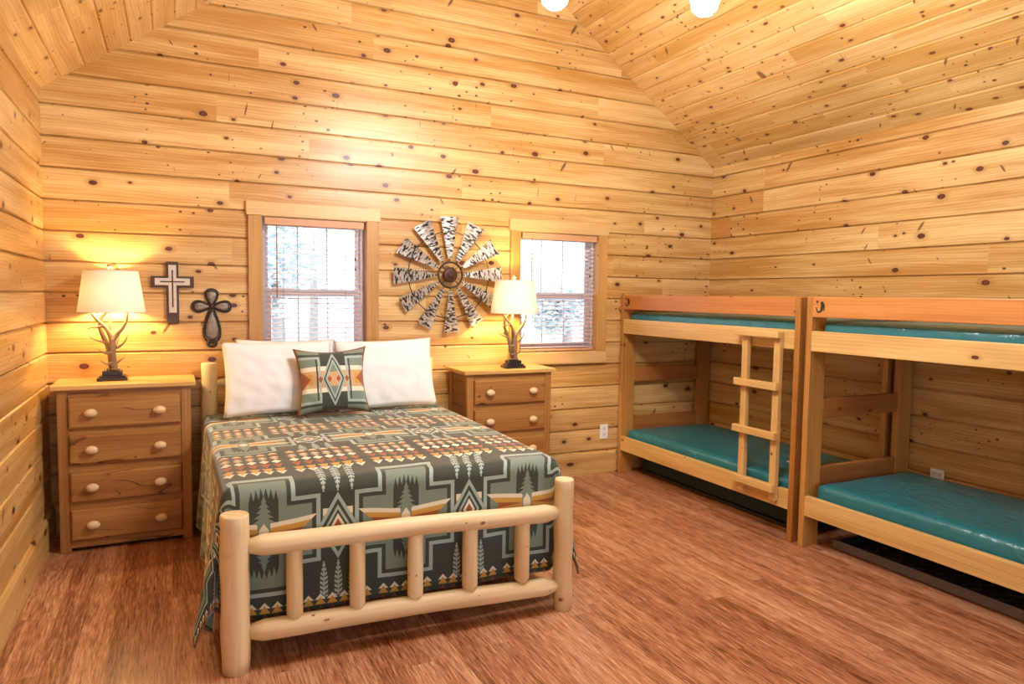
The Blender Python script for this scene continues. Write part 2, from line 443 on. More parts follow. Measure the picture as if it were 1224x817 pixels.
def blanket_mat():
    g = G('woven_wool_blanket')
    u, v = g.uv()               # metres across / pattern height: mirror axis A at v=0, axis B at v=0.655, repeat 1.31
    pu, H = 0.62, 0.430
    uc = ((u / pu + 0.5).frac() - 0.5) * pu           # signed distance from a cross column
    x = uc.abs()
    ud_s = ((u / pu).frac() - 0.5) * pu               # signed distance from a diamond column
    xd = ud_s.abs()
    vm = ((v / (2 * H) + 0.5).frac() - 0.5) * (2 * H)
    y = vm.abs()                                       # 0 at A .. 0.655 at B
    B = lambda e, a, b: AND(e > a, e < b)
    # stepped cross, distance outside a nested outline (offset o inwards)
    def cross(o):
        a = AND(x < (0.130 - o), y < (0.272 - o))
        b = AND(x < (0.235 - o), y < (0.150 - o))
        return a.max(b)
    L = []
    # cream / gold band along axis A
    L.append((B(y, 0.0, 0.022), CT))
    L.append((B(y, 0.022, 0.050), CG))
    L.append((B(y, 0.050, 0.080), CW))
    L.append((AND(B(y, 0.004, 0.030), ((u * 9.0 + 0.25).frac() - 0.5).abs() * 0.06 > y - 0.006, y < 0.03), CR))
    L.append((cross(-0.010), CD))
    L.append((cross(0.0), CLt))
    L.append((cross(0.018), CD))
    L.append((cross(0.036), CS))
    # dark house inside the cross with spikes and tree
    house = AND(x < 0.060, y < 0.205)
    L.append((house, CD))
    tooth = ((x / 0.020 + 0.5).frac() - 0.5).abs() * 2.0          # 0 at spike centre
    spike = AND(house, y > (0.158 + tooth * 0.042 - x * 0.30))
    L.append((spike, CS))
    tw = ((0.160 - y) * 0.42).max(0.0)
    saw = (y / 0.023).frac()
    tree = AND(y < 0.160, x < (tw * (1.0 - 0.65 * saw) + 0.003).min(0.052))
    L.append((tree, CS))
    # feathered arrows on axis A inside the cross arms
    arrow = AND(x > 0.026, x < (0.150 + y * 1.1))
    prof = (x * 0.10 + 0.042)
    L.append((AND(arrow, y < prof), CW))
    L.append((AND(arrow, y < (prof - 0.020)), CG))
    L.append((AND(arrow, y < (prof - 0.044)), CR))
    L.append((AND(x < 0.02, y < (0.046 - x * 1.5)), CW))
    # nested diamonds
    dm = xd / 0.085 + y / 0.150
    L.append((dm < 1.0, CLt)); L.append((dm < 0.80, CD)); L.append((dm < 0.62, CLt)); L.append((dm < 0.48, CD))
    L.append((dm < 0.36, CW)); L.append((dm < 0.20, CR))
    # three hanging feathers in the diamond column
    fx = ((xd / 0.062 + 0.5).frac() - 0.5).abs() * 0.062
    fy = (y / 0.021 + fx * 34.0).frac()
    fw = (0.013 * (y - 0.150).ss(-0.002, 0.09)) + 0.004
    feather = AND(xd < 0.085, B(y, 0.155, 0.315), fx < fw, (fy < 0.62).max(fx < 0.0025))
    L.append((feather, CLt))
    # rows of triangles round axis B
    tp = 0.0517
    zd, zx = xd < 0.155, x < 0.129
    t_d = (xd / tp).frac() - 0.5
    t_x = (x / tp + 0.5).frac() - 0.5
    zone = zd.max(zx)
    tri = (t_d.abs() * zd + t_x.abs() * (1.0 - zd)) * 2.0
    def trirow(y0, h, colr, wd=0.9):
        t = (y - y0) / h
        L.append((AND(zone, t > 0.0, t < 1.0, tri < (t * wd)), colr))
    def diarow(yc, h, colr, wd=0.9):
        L.append((AND(zone, tri < ((1.0 - (y - yc).abs() / h) * wd)), colr))
    trirow(0.298, 0.026, CW)
    trirow(0.312, 0.034, CG)
    trirow(0.350, 0.032, CR)
    diarow(0.402, 0.015, CW, 0.85)
    diarow(0.430, 0.012, CT, 0.85)
    c = weave(g, CD, L)
    cl = g.noise(g.vec(u * 400.0, v * 120.0), 1.0, 2.0)
    cz = g.noise(g.vec(u * 9.0, v * 9.0), 1.0, 3.0)
    c = g.mix((cl - 0.35) * 0.28, c, (0.30, 0.29, 0.25))
    g.principled(Base_Color=c, Roughness=0.85, Specular_IOR_Level=0.25, Sheen_Weight=0.45, Sheen_Roughness=0.4, Sheen_Tint=(0.95, 0.97, 0.9),
                 Normal=g.bump(cl * 0.4 + cz, 0.20, 0.006))
    return g.m
M['blanket'] = blanket_mat()

def cushion_mat():
    g = G('woven_wool_cushion')
    u, v = g.uv()               # -1..1 both
    x, y = u.abs(), v.abs()
    L = []
    B = lambda e, a, b: AND(e > a, e < b)
    L.append((y < 0.36, CT)); L.append((B(y, 0.26, 0.40), CW))
    L.append((AND(y < 0.16, x > 0.62), CG))
    L.append((AND(y < (x - 0.66) * 0.9), CR))
    L.append((AND(x < 0.62, y > 0.40), CD))
    # stepped corner bands
    st = AND(x > 0.36, y > 0.40)
    L.append((st, CS))
    def step(o): return AND(x > (0.36 + o), y > (0.62 + o * 0.6)).max(AND(x > (0.36 + o), x < (0.44 + o), y < 0.98, y > 0.1))
    L.append((AND(B(x, 0.36, 0.42), y < 0.72), CLt))
    L.append((AND(B(x, 0.44, 0.49), y < 0.66), CD))
    L.append((AND(x > 0.36, B(y, 0.66, 0.74)), CLt))
    L.append((AND(x > 0.36, B(y, 0.76, 0.84)), CD))
    L.append((AND(x > 0.72, y > 0.84), CS))
    L.append((AND(x < 0.36, y > 0.40), CD))
    dm = x / 0.34 + y / 0.88
    L.append((AND(dm < 1.0), CLt)); L.append((dm < 0.84, CD)); L.append((dm < 0.72, CLt)); L.append((dm < 0.58, CS))
    L.append((AND(dm < 0.58, y < 0.22), CT))
    L.append((AND(x < 0.5, (((x * 4.0).frac() - 0.5).abs() * 0.5 + y * 1.2) < 0.13), CR))
    c = weave(g, CM, L)
    cl = g.noise(g.vec(u * 60.0, v * 30.0), 1.0, 2.0)
    c = g.mix((cl - 0.35) * 0.25, c, (0.30, 0.29, 0.25))
    g.principled(Base_Color=c, Roughness=0.85, Specular_IOR_Level=0.25, Sheen_Weight=0.3, Normal=g.bump(cl, 0.15, 0.004))
    return g.m
M['cushion'] = cushion_mat()

# ------------------------------------------------------------------ room dimensions (metres; x right, y into the back wall, z up)
XL, XR, YB, YF = -0.019, 5.307, 0.041, -7.0
P0, PITCH = 2.6926, 0.19112          # a board joint height and the board pitch
ZJ = [P0 - k * PITCH for k in range(-11, 14)]
EAVE, SLOPE = 2.776, 0.716
XM = 0.5 * (XL + XR)
RIDGE = EAVE + SLOPE * (XM - XL)
W1 = (1.268, 1.995, 1.094, 2.087)
W2 = (3.270, 4.022, 1.094, 2.087)

def prof(t, h):
    """how far a board's face stands in front of its joint, t from its lower edge"""
    a = min(t, h - t)
    a = min(t, h - t)
    e = 0.0 if a <= 0.0031 else min(1.0, (a - 0.003) / (0.006 if t < h * 0.5 else 0.008) * 0.55 + 0.45)
    return 0.018 * e + 0.0015 * 4 * (t / h) * (1 - t / h)

def strip_faces(bm, org, U, V, N, u0, u1, v0, v1, vb, h, uvl, tl, off, tone, pf=prof):
    """one board piece: u0..u1 along U, v0..v1 across V, its board starting at vb with width h"""
    ts = sorted(set([v0, v1] + [vb + t for t in (0.003, 0.0032, 0.009, h * 0.3, h * 0.7, h - 0.011, h - 0.0032, h - 0.003) if v0 < vb + t < v1]))
    rows = []
    for v in ts:
        d = pf(v - vb, h)
        rows.append([bm.verts.new(org + U * u + V * v + N * d) for u in (u0, u1)])
    for i in range(len(ts) - 1):
        f = bm.faces.new((rows[i][0], rows[i][1], rows[i + 1][1], rows[i + 1][0]))
        f[tl] = tone
        for lp, (u, v) in zip(f.loops, ((u0, ts[i]), (u1, ts[i]), (u1, ts[i + 1]), (u0, ts[i + 1]))):
            lp[uvl].uv = (u + off[0], v - vb + off[1])

def board_wall(org, U, V, N, length, joints, holes=(), seed=0, lens=(2.2, 4.2), pf=prof):
    rng = random.Random(seed)
    bm = bmesh.new()
    uvl = bm.loops.layers.uv.new('uv'); tl = bm.faces.layers.float.new('tone')
    org, U, V, N = Vector(org), Vector(U), Vector(V), Vector(N)
    js = sorted(joints)
    for vb, ve in zip(js[:-1], js[1:]):
        u = -rng.uniform(0, 2.0)
        while u < length:
            e = u + rng.uniform(*lens)
            off = (rng.uniform(0, 60), rng.uniform(0, 40)); tone = rng.random()
            a, b = max(0, u), min(length, e)
            u = e
            if b - a < 1e-4: continue
            cuts = sorted(set([a, b] + [c for h in holes for c in h[:2] if a < c < b]))
            for s0, s1 in zip(cuts[:-1], cuts[1:]):
                mid = 0.5 * (s0 + s1)
                spans = [(vb, ve)]
                for h in holes:
                    if h[0] < mid < h[1]:
                        ns = []
                        for p, q in spans:
                            if h[3] <= p or h[2] >= q: ns.append((p, q)); continue
                            if p < h[2]: ns.append((p, h[2]))
                            if q > h[3]: ns.append((h[3], q))
                        spans = ns
                for p, q in spans:
                    if q - p > 1e-4:
                        strip_faces(bm, org, U, V, N, s0, s1, p, q, vb, ve - vb, uvl, tl, off, tone, pf)
    return bm

def gable_cut(bm):
    for sx, n in ((XL, Vector((-SLOPE, 0, 1))), (XR, Vector((SLOPE, 0, 1)))):
        bmesh.ops.bisect_plane(bm, geom=bm.verts[:] + bm.edges[:] + bm.faces[:], plane_co=(sx, 0, EAVE), plane_no=n, clear_outer=True)

zj = [z for z in ZJ if z > 0.1]
js = sorted(zj + [0.0])
L = XR - XL
bm = board_wall((XL, YB, 0), (1, 0, 0), (0, 0, 1), (0, -1, 0), L, js, [(w[0] - XL, w[1] - XL, w[2], w[3]) for w in (W1, W2)], seed=3)
gable_cut(bm); struct('wall_back', bm, M['wall'], smooth=False)
jw = [z for z in js if z < EAVE + 0.02] + [EAVE + 0.02]
struct('wall_left', board_wall((XL, YF, 0), (0, 1, 0), (0, 0, 1), (1, 0, 0), YB - YF, jw, seed=5), M['wall'])
struct('wall_right', board_wall((XR, YF, 0), (0, 1, 0), (0, 0, 1), (-1, 0, 0), YB - YF, jw, seed=11), M['wall'])
# the wall behind the viewpoint, with two tall windows added as openings for fill light
WF = ((0.7, 2.1, 0.5, 2.15), (3.1, 4.6, 0.5, 2.15))
bm = board_wall((XL, YF, 0), (1, 0, 0), (0, 0, 1), (0, 1, 0), L, js, [(w[0] - XL, w[1] - XL, w[2], w[3]) for w in WF], seed=21)
gable_cut(bm); struct('wall_front', bm, M['wall'])

# floor: strips running away from the viewpoint
bm = bmesh.new(); uvl = bm.loops.layers.uv.new('uv'); tl = bm.faces.layers.float.new('tone')
rng = random.Random(4); x = XL - 0.05
while x < XR + 0.05:
    y = YF - 0.05 - rng.uniform(0, 1.2)
    while y < YB + 0.05:
        e = y + 1.22
        a, b = max(YF - 0.05, y), min(YB + 0.05, e)
        if b > a:
            f = bm.faces.new([bm.verts.new(p) for p in ((x, a, 0), (x + 0.125, a, 0), (x + 0.125, b, 0), (x, b, 0))])
            f[tl] = rng.random(); o = (rng.uniform(0, 50), rng.uniform(0, 50))
            for lp, c in zip(f.loops, ((a, 0), (a, .125), (b, .125), (b, 0))): lp[uvl].uv = (c[0] + o[0], c[1] + o[1])
        y = e
    x += 0.125
struct('floor', bm, M['floor'])

# ceiling: two slopes of tongue-and-groove boards
def cprof(t, h):
    a = min(t, h - t); return 0.009 * min(1.0, a / 0.0055)
cl = math.hypot(XM - XL, RIDGE - EAVE)
ux, uz = (XM - XL) / cl, (RIDGE - EAVE) / cl
bm = board_wall((XL, YF, EAVE), (0, 1, 0), (ux, 0, uz), (uz, 0, -ux), YB - YF, [i * cl / 21 for i in range(22)], seed=31, lens=(1.0, 3.0), pf=cprof)
b2 = board_wall((XR, YF, EAVE), (0, 1, 0), (-ux, 0, uz), (-uz, 0, -ux), YB - YF, [i * cl / 22 for i in range(23)], seed=33, lens=(0.9, 2.6), pf=cprof)
me2 = bpy.data.meshes.new('tmp'); b2.to_mesh(me2); b2.free(); bm.from_mesh(me2); bpy.data.meshes.remove(me2)
struct('ceiling', bm, M['ceil'])

# baseboards: natural-edged boards standing proud of the walls
def baseboard(name, a, b, along, face, back, mat, seed, top=0.197):
    bm = bmesh.new(); n = 40
    rows = []
    for i in range(n + 1):
        s = a + (b - a) * i / n
        w = 0.004 * mnoise.noise(Vector((s * 3.0, seed, 0)))
        sg = 1 if face > back else -1
        pr = [(back, 0), (face - sg * .002, 0), (face, 0.02), (face + w, top * .55), (face - sg * 0.002 + w, top - 0.02), (face - sg * 0.012, top), (back, top + 0.002)]
        rows.append([bm.verts.new((s, d, z) if along == 'x' else (d, s, z)) for d, z in pr])
    for r0, r1 in zip(rows[:-1], rows[1:]):
        for k in range(len(r0) - 1): bm.faces.new((r0[k], r0[k + 1], r1[k + 1], r1[k]))
    bm.faces.new(rows[0]); bm.faces.new(rows[-1])
    bmesh.ops.recalc_face_normals(bm, faces=bm.faces[:])
    struct(name, bm, mat)
baseboard('baseboard_left', YF, YB, 'y', XL + 0.041, XL, M['base_y'], 1)
baseboard('baseboard_back', XL + 0.034, 4.255, 'x', YB - 0.035, YB, M['base_x'], 2)

# ------------------------------------------------------------------ windows
def window(name, w, deep=0.13):
    x0, x1, z0, z1 = w
    r = bpy.data.objects.new(name, None); r.location = (0.5 * (x0 + x1), YB, z0); r['kind'] = 'structure'; link(r)
    cx = 0.5 * (x0 + x1); hw = 0.5 * (x1 - x0); h = z1 - z0
    yf = -0.047                               # casing face, measured from the joint plane
    cw = 0.092
    P = lambda nm, mt, *b, bev=0.003: struct(nm, box(bmesh.new(), *b, bev=bev), mt, r)
    P('head_casing', M['trim_h'], -hw - cw - 0.012, hw + cw + 0.012, yf - 0.002, 0.0, h + 0.004, h + 0.100)
    P('side_casing', M['trim'], -hw - cw, -hw - 0.004, yf, 0.0, -0.004, h + 0.004)
    P('side_casing', M['trim'], hw + 0.004, hw + cw, yf, 0.0, -0.004, h + 0.004)
    P('sill_casing', M['trim_h'], -hw - cw - 0.008, hw + cw + 0.008, yf - 0.002, 0.0, -0.104, -0.004)
    P('side_jamb', M['trim'], -hw - 0.012, -hw, yf + 0.006, deep, 0, h, bev=0)
    P('side_jamb', M['trim'], hw, hw + 0.012, yf + 0.006, deep, 0, h, bev=0)
    P('head_jamb', M['trim_h'], -hw, hw, yf + 0.006, deep, h, h + 0.012, bev=0)
    P('window_sill', M['trim_h'], -hw, hw, yf + 0.006, deep, -0.012, 0, bev=0)
    # vinyl frame and sashes
    def ring(nm, mt, a0, a1, b0, b1, y0, y1, t):
        bm = bmesh.new()
        box(bm, a0, a0 + t, y0, y1, b0, b1, 0.002); box(bm, a1 - t, a1, y0, y1, b0, b1, 0.002)
        box(bm, a0 + t, a1 - t, y0, y1, b0, b0 + t, 0.002); box(bm, a0 + t, a1 - t, y0, y1, b1 - t, b1, 0.002)
        return struct(nm, bm, mt, r)
    ring('vinyl_frame', M['vinyl'], -hw, hw, 0, h, 0.040, 0.125, 0.022)
    zm = 1.560 - z0
    up = ring('upper_sash', M['vinyl'], -hw + .022, hw - .022, zm - 0.025, h - .022, 0.092, 0.118, 0.030)
    lo = ring('lower_sash', M['vinyl'], -hw + .022, hw - .022, 0.022, zm + 0.028, 0.058, 0.088, 0.046)
    for sash, (b0, b1), y in ((up, (zm, h - .05), 0.105), (lo, (0.06, zm - 0.02), 0.073)):
        g = struct('pane', box(bmesh.new(), -hw + .045, hw - .045, y - 0.002, y + 0.002, b0, b1), M['glass'], sash)
        mb = bmesh.new()
        for fx in (-0.105, 0.105): box(mb, fx - 0.005, fx + 0.005, y + 0.003, y + 0.009, b0, b1)
        struct('muntins', mb, M['vinyl'], sash)
    return r

window('window_1', W1); window('window_2', W2)

def blind(w, label, ends):
    x0, x1, z0, z1 = w
    cx = 0.5 * (x0 + x1); hw = 0.5 * (x1 - x0) - 0.012; h = z1 - z0
    t = thing('window_blind', label, 'blind', (cx, YB, z0), 0, 'wood slat blinds in the back windows')
    bm = bmesh.new(); box(bm, -hw + .004, hw - .004, -0.040, -0.028, h - 0.056, h - 0.004, 0.004)
    obj('valance', bm, M['blindwood'], t)
    bm = bmesh.new(); box(bm, -hw + .012, hw - .012, -0.022, 0.022, h - 0.042, h - 0.003, 0.002)
    obj('head_rail', bm, M['blindwood'], t)
    bm = bmesh.new(); n = 26; zs = [0.040 + (h - 0.11) * i / (n - 1) for i in range(n)]
    for z in zs:
        b2 = bmesh.new(); box(b2, -hw + .012, hw - .012, -0.021, 0.021, -0.0014, 0.0014)
        merge(bm, b2, Matrix.Translation((0, 0, z)) @ Matrix.Rotation(math.radians(8), 4, 'X'))
    obj('slats', bm, M['slat'], t)
    obj('bottom_rail', box(bmesh.new(), -hw + .010, hw - .010, -0.021, 0.021, 0.008, 0.026, 0.003), M['blindwood'], t)
    for fx in (-0.62, 0.62):
        bm = bmesh.new()
        for yy in (-0.0225, 0.0225): tube(bm, [(fx * hw, yy, 0.02), (fx * hw, yy, h - 0.04)], 0.0011, 5)
        obj('ladder_cord', bm, M['cord'], t)
    bm = tube(bmesh.new(), [(-hw * .76, -0.046, h - 0.05), (-hw * .765, -0.048, h - 0.56)], 0.0045, 8)
    obj('tilt_wand', bm, M['wand'], t)
    for dz, fx in ((0.27, 0.80), (0.34, 0.80)):
        c = obj('pull_cord', tube(bmesh.new(), [(hw * fx, -0.043, h - 0.05), (hw * fx, -0.043, h - dz)], 0.0009, 5), M['cord'], t)
        obj('tassel', lathe(bmesh.new(), [(0.0015, 0.022), (0.004, 0.016), (0.0065, 0), (0.0055, -0.004), (0, -0.005)], (hw * fx, -0.043, h - dz - 0.012), 10), M['tassel'], c)
blind(W1, 'open wood slat blind with a brown wand in the window above the bed pillows', 0)
blind(W2, 'open wood slat blind in the window behind the lamp, nearer the bunks', 0)

# plain wide windows added in the unseen wall so fill light can enter
for i, w in enumerate(WF):
    r = bpy.data.objects.new('window_%d' % (i + 3), None); r.location = (0.5 * (w[0] + w[1]), YF, w[2]); r['kind'] = 'structure'; link(r)
    hw, h = 0.5 * (w[1] - w[0]), w[3] - w[2]
    bm = bmesh.new()
    for b in ((-hw - .09, -hw, -.09, h + .09), (hw, hw + .09, -.09, h + .09), (-hw, hw, -.09, 0), (-hw, hw, h, h + .09)):
        box(bm, b[0], b[1], 0, 0.035, b[2], b[3], 0.002)
    struct('casing', bm, M['trim'], r)
    struct('pane', box(bmesh.new(), -hw, hw, -0.03, -0.024, 0, h), M['glass'], r)

# ------------------------------------------------------------------ chests of drawers
KN = [(0.0, 0.0), (0.010, 0.0), (0.012, 0.004), (0.018, 0.009), (0.0235, 0.018), (0.0225, 0.027), (0.016, 0.035), (0.007, 0.0395), (0.0, 0.040)]
def chest(label, loc):
    t = thing('chest_of_drawers', label, 'dresser', loc, 0, 'matching four drawer chests')
    W, D, H = 0.356, 0.375, 1.003            # half width, depth, height
    yf = -D / 2; yb = D / 2
    bm = bmesh.new()
    box(bm, -W - 0.030, W + 0.030, yf - 0.026, yb + 0.0, H - 0.030, H, 0.006)
    obj('top', bm, M['top'], t)
    # carcass: posts, rails, framed side panels with level boards
    for sx in (-1, 1):
        for y0, y1 in ((yf, yf + 0.045), (yb - 0.045, yb)):
            a, b = sorted((sx * W, sx * (W - 0.056)))
            obj('corner_post', box(bmesh.new(), a, b, y0, y1, 0.0, H - 0.030, 0.003), M['alder_z'], t)
        a, b = sorted((sx * (W - 0.010), sx * (W - 0.026)))
        bm = bmesh.new(); z = 0.06
        while z < H - 0.04:
            z1 = min(z + 0.094, H - 0.031)
            box(bm, a, b, yf + 0.044, yb - 0.044, z + 0.001, z1 - 0.001, 0.003); z += 0.094
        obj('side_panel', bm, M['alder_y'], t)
    bm = bmesh.new()
    for z0, z1 in ((0.933, H - 0.030), (0.708, 0.742), (0.483, 0.525), (0.262, 0.297), (0.036, 0.070)):
        box(bm, -W + 0.055, W - 0.055, yf + 0.006, yf + 0.030, z0 - 0.012, z1 + 0.004 if z1 < .95 else z1, 0.002)
    obj('face_rails', bm, M['alder_x'], t)
    obj('back_panel', box(bmesh.new(), -W + 0.055, W - 0.055, yb - 0.02, yb - 0.008, 0.05, H - 0.031), M['gap'], t)
    for z0, z1 in ((0.745, 0.930), (0.529, 0.705), (0.301, 0.480), (0.072, 0.259)):
        bm = bmesh.new(); b2 = bmesh.new()
        box(b2, -0.2975, 0.2975, yf - 0.019, yf + 0.004, z0, z1)
        ed = [e for e in b2.edges if all(v.co.y < yf - 0.01 for v in e.verts)]
        bmesh.ops.bevel(b2, geom=ed, offset=0.011, segments=2, profile=0.4, affect='EDGES')
        merge(bm, b2)
        d = obj('drawer', bm, M['alder_x'], t)
        for sx in (-1, 1):
            b2 = lathe(bmesh.new(), KN, (0, 0, 0), 20, 'y')
            bmesh.ops.transform(b2, matrix=Matrix.Translation((sx * 0.181, yf - 0.0185, 0.5 * (z0 + z1))) @ Matrix.Diagonal((1.50, 1.12, 1.10, 1)) , verts=b2.verts[:])
            obj('knob', b2, M['knob'], d, smooth=True)
    return t
CHL = (0.441, -0.150, 0)
chest('honey wooden chest of four drawers in the room corner, all four drawers in full view', CHL)
CHR = (3.010, -0.185, 0)
chest('honey wooden chest of drawers between bed and bunks, lower drawers hidden by the bed', CHR)

# ------------------------------------------------------------------ table lamps
def lamp(label, loc, rotz=0.0):
    t = thing('table_lamp', label, 'lamp', loc, rotz, 'antler table lamps on the chests')
    bm = bmesh.new(); box(bm, -0.083, 0.083, -0.055, 0.055, 0.0, 0.020, 0.003); box(bm, -0.070, 0.070, -0.047, 0.047, 0.020, 0.032, 0.003)
    box(bm, -0.054, 0.054, -0.040, 0.040, 0.032, 0.060, 0.003)
    obj('base', bm, M['black'], t)
    K = 0.00109
    X = lambda px: (px - 288) * K
    Zz = lambda py: (782 - py) * K
    def path(pts): return [(X(a), d, Zz(b)) for a, b, d in pts]
    bm = bmesh.new()
    def limb(pts, r0, r1, n=5):
        s = spline(path(pts), n); m = len(s)
        tube(bm, s, [r0 + (r1 - r0) * (i / (m - 1)) ** 1.2 for i in range(m)], 10)
    # front antler
    limb([(300, 722, -.006), (293, 660, -.014), (291, 600, -.018), (294, 540, -.020)], 0.020, 0.016)
    limb([(294, 555, -.020), (268, 495, -.020), (240, 460, -.022), (210, 425, -.026), (184, 384, -.030)], 0.0155, 0.006)
    limb([(294, 555, -.020), (318, 515, -.022), (345, 480, -.026), (364, 440, -.028), (372, 388, -.030)], 0.0155, 0.0065)
    limb([(248, 470, -.022), (222, 476, -.034), (196, 478, -.040), (170, 488, -.042)], 0.010, 0.002)
    limb([(290, 620, -.022), (262, 625, -.030), (240, 615, -.036), (218, 597, -.038)], 0.010, 0.002)
    limb([(292, 675, -.022), (268, 685, -.032), (250, 680, -.036), (232, 665, -.038)], 0.009, 0.002)
    limb([(300, 600, -.012), (330, 585, -.012), (356, 556, -.014), (369, 522, -.016)], 0.010, 0.002)
    limb([(304, 690, -.010), (320, 675, -.018), (336, 662, -.022), (351, 652, -.024)], 0.008, 0.002)
    # rear antler
    limb([(282, 722, .020), (276, 640, .026), (262, 580, .028), (240, 520, .030), (228, 475, .032), (236, 430, .030), (256, 402, .026), (276, 372, .018)], 0.0165, 0.008)
    limb([(262, 575, .026), (236, 560, .020), (206, 550, .016), (174, 528, .014)], 0.010, 0.002)
    limb([(272, 620, .034), (300, 590, .050), (318, 545, .060), (322, 510, .062)], 0.011, 0.003)
    for k in range(11):      # burr
        a = 2 * PI * k / 11
        lathe(bm, [(0, -0.009), (0.008, -0.005), (0.009, 0), (0.007, 0.006), (0, 0.009)], (X(292) + 0.030 * math.cos(a), 0.004 + 0.026 * math.sin(a), 0.069), 8)
    obj('antlers', bm, M['antler'], t, smooth=True)
    obj('stem', tube(bmesh.new(), [(X(280), 0.006, 0.062), (X(280), 0.006, 0.47)], 0.0085, 12), M['antler'], t)
    zb, zt, rb, rt = 0.425, 0.677, 0.186, 0.150
    cx = 0.004
    bm = bmesh.new(); n = 64; R = []
    for r, z in ((rt, zt), (rb, zb)):
        R.append([bm.verts.new((cx + r * math.cos(2 * PI * k / n), r * math.sin(2 * PI * k / n), z)) for k in range(n)])
    for k in range(n):
        f = bm.faces.new((R[0][k], R[1][k], R[1][(k + 1) % n], R[0][(k + 1) % n])); f.smooth = True
    s = obj('lamp_shade', bm, M['shade'], t)
    for r, z in ((rt, zt), (rb, zb)):
        bm = bmesh.new(); tube(bm, [(cx + r * math.cos(2 * PI * k / n), r * math.sin(2 * PI * k / n), z) for k in range(n + 1)], 0.0022, 6, cap=False)
        obj('shade_trim', bm, M['shade'], s)
    bm = bmesh.new()
    for a in (0, 2 * PI / 3, 4 * PI / 3): tube(bm, [(0, 0.006, zt - 0.012), (cx + rt * math.cos(a), rt * math.sin(a), zt - 0.003)], 0.0018, 6)
    tube(bm, [(0.004, 0.085, 0.46), (0.004, 0.09, 0.60), (0.0, 0.01, zt - 0.006)], 0.0018, 6)
    obj('harp', bm, M['chrome'], t)
    obj('finial', lathe(bmesh.new(), [(0.0, -0.014), (0.006, -0.012), (0.006, 0.004), (0.010, 0.008), (0.020, 0.022), (0.021, 0.032), (0.016, 0.041), (0, 0.044)], (0, 0.006, zt), 20), M['chrome'], t)
    obj('light_bulb', lathe(bmesh.new(), [(0.012, 0.0), (0.014, 0.03), (0.028, 0.06), (0.030, 0.08), (0.022, 0.10), (0, 0.108)], (0, 0.006, 0.47), 16), M['bulb'], t)
    return t
M['bulb'] = emit('lamp_bulb', (1.0, 0.70, 0.33), 950.0)
lamp('lit antler table lamp on the corner chest, beside the two wall crosses', (0.362, -0.150, 1.003))
lamp('lit antler table lamp on the chest right of the bed, before the window', (3.086, -0.262, 1.003))

# ------------------------------------------------------------------ wall crosses
t = thing('wall_cross', 'dark wooden cross with whitewashed inlay hung beside the corner lamp', 'cross', (0.706, YB - 0.0198, 1.350))
def cross_mesh(w, h, arm, t0, t1, bz, bw, bev):
    bm = bmesh.new(); hb = 0.5 * bw
    out = [(-hb, 0), (hb, 0), (hb, bz - hb), (w, bz - hb), (w, bz + hb), (hb, bz + hb), (hb, h), (-hb, h), (-hb, bz + hb), (-w, bz + hb), (-w, bz - hb), (-hb, bz - hb)]
    a = [bm.verts.new((x, t0, z)) for x, z in out]; b = [bm.verts.new((x, t1, z)) for x, z in out]
    bm.faces.new(a); bm.faces.new(list(reversed(b)))
    for i in range(12): bm.faces.new((a[i], b[i], b[(i + 1) % 12], a[(i + 1) % 12]))
    bmesh.ops.recalc_face_normals(bm, faces=bm.faces[:])
    if bev: bmesh.ops.bevel(bm, geom=bm.edges[:], offset=bev, segments=2, profile=.5, affect='EDGES')
    return bm
obj('frame', cross_mesh(0.128, 0.404, 0, 0.0, -0.026, 0.272, 0.074, 0.003), M['crossdark'], t)
b = cross_mesh(0.104, 0.312, 0, -0.0255, -0.031, 0.203, 0.046, 0.001); bmesh.ops.translate(b, vec=(0, 0, 0.070), verts=b.verts[:])
obj('inlay', b, M['crosswhite'], t)
b = bmesh.new(); box(b, -0.0045, 0.0045, -0.0335, -0.030, 0.105, 0.350, 0.001); box(b, -0.073, 0.073, -0.0335, -0.030, 0.269, 0.277, 0.001)
obj('centre_line', b, M['crossdark'], t)

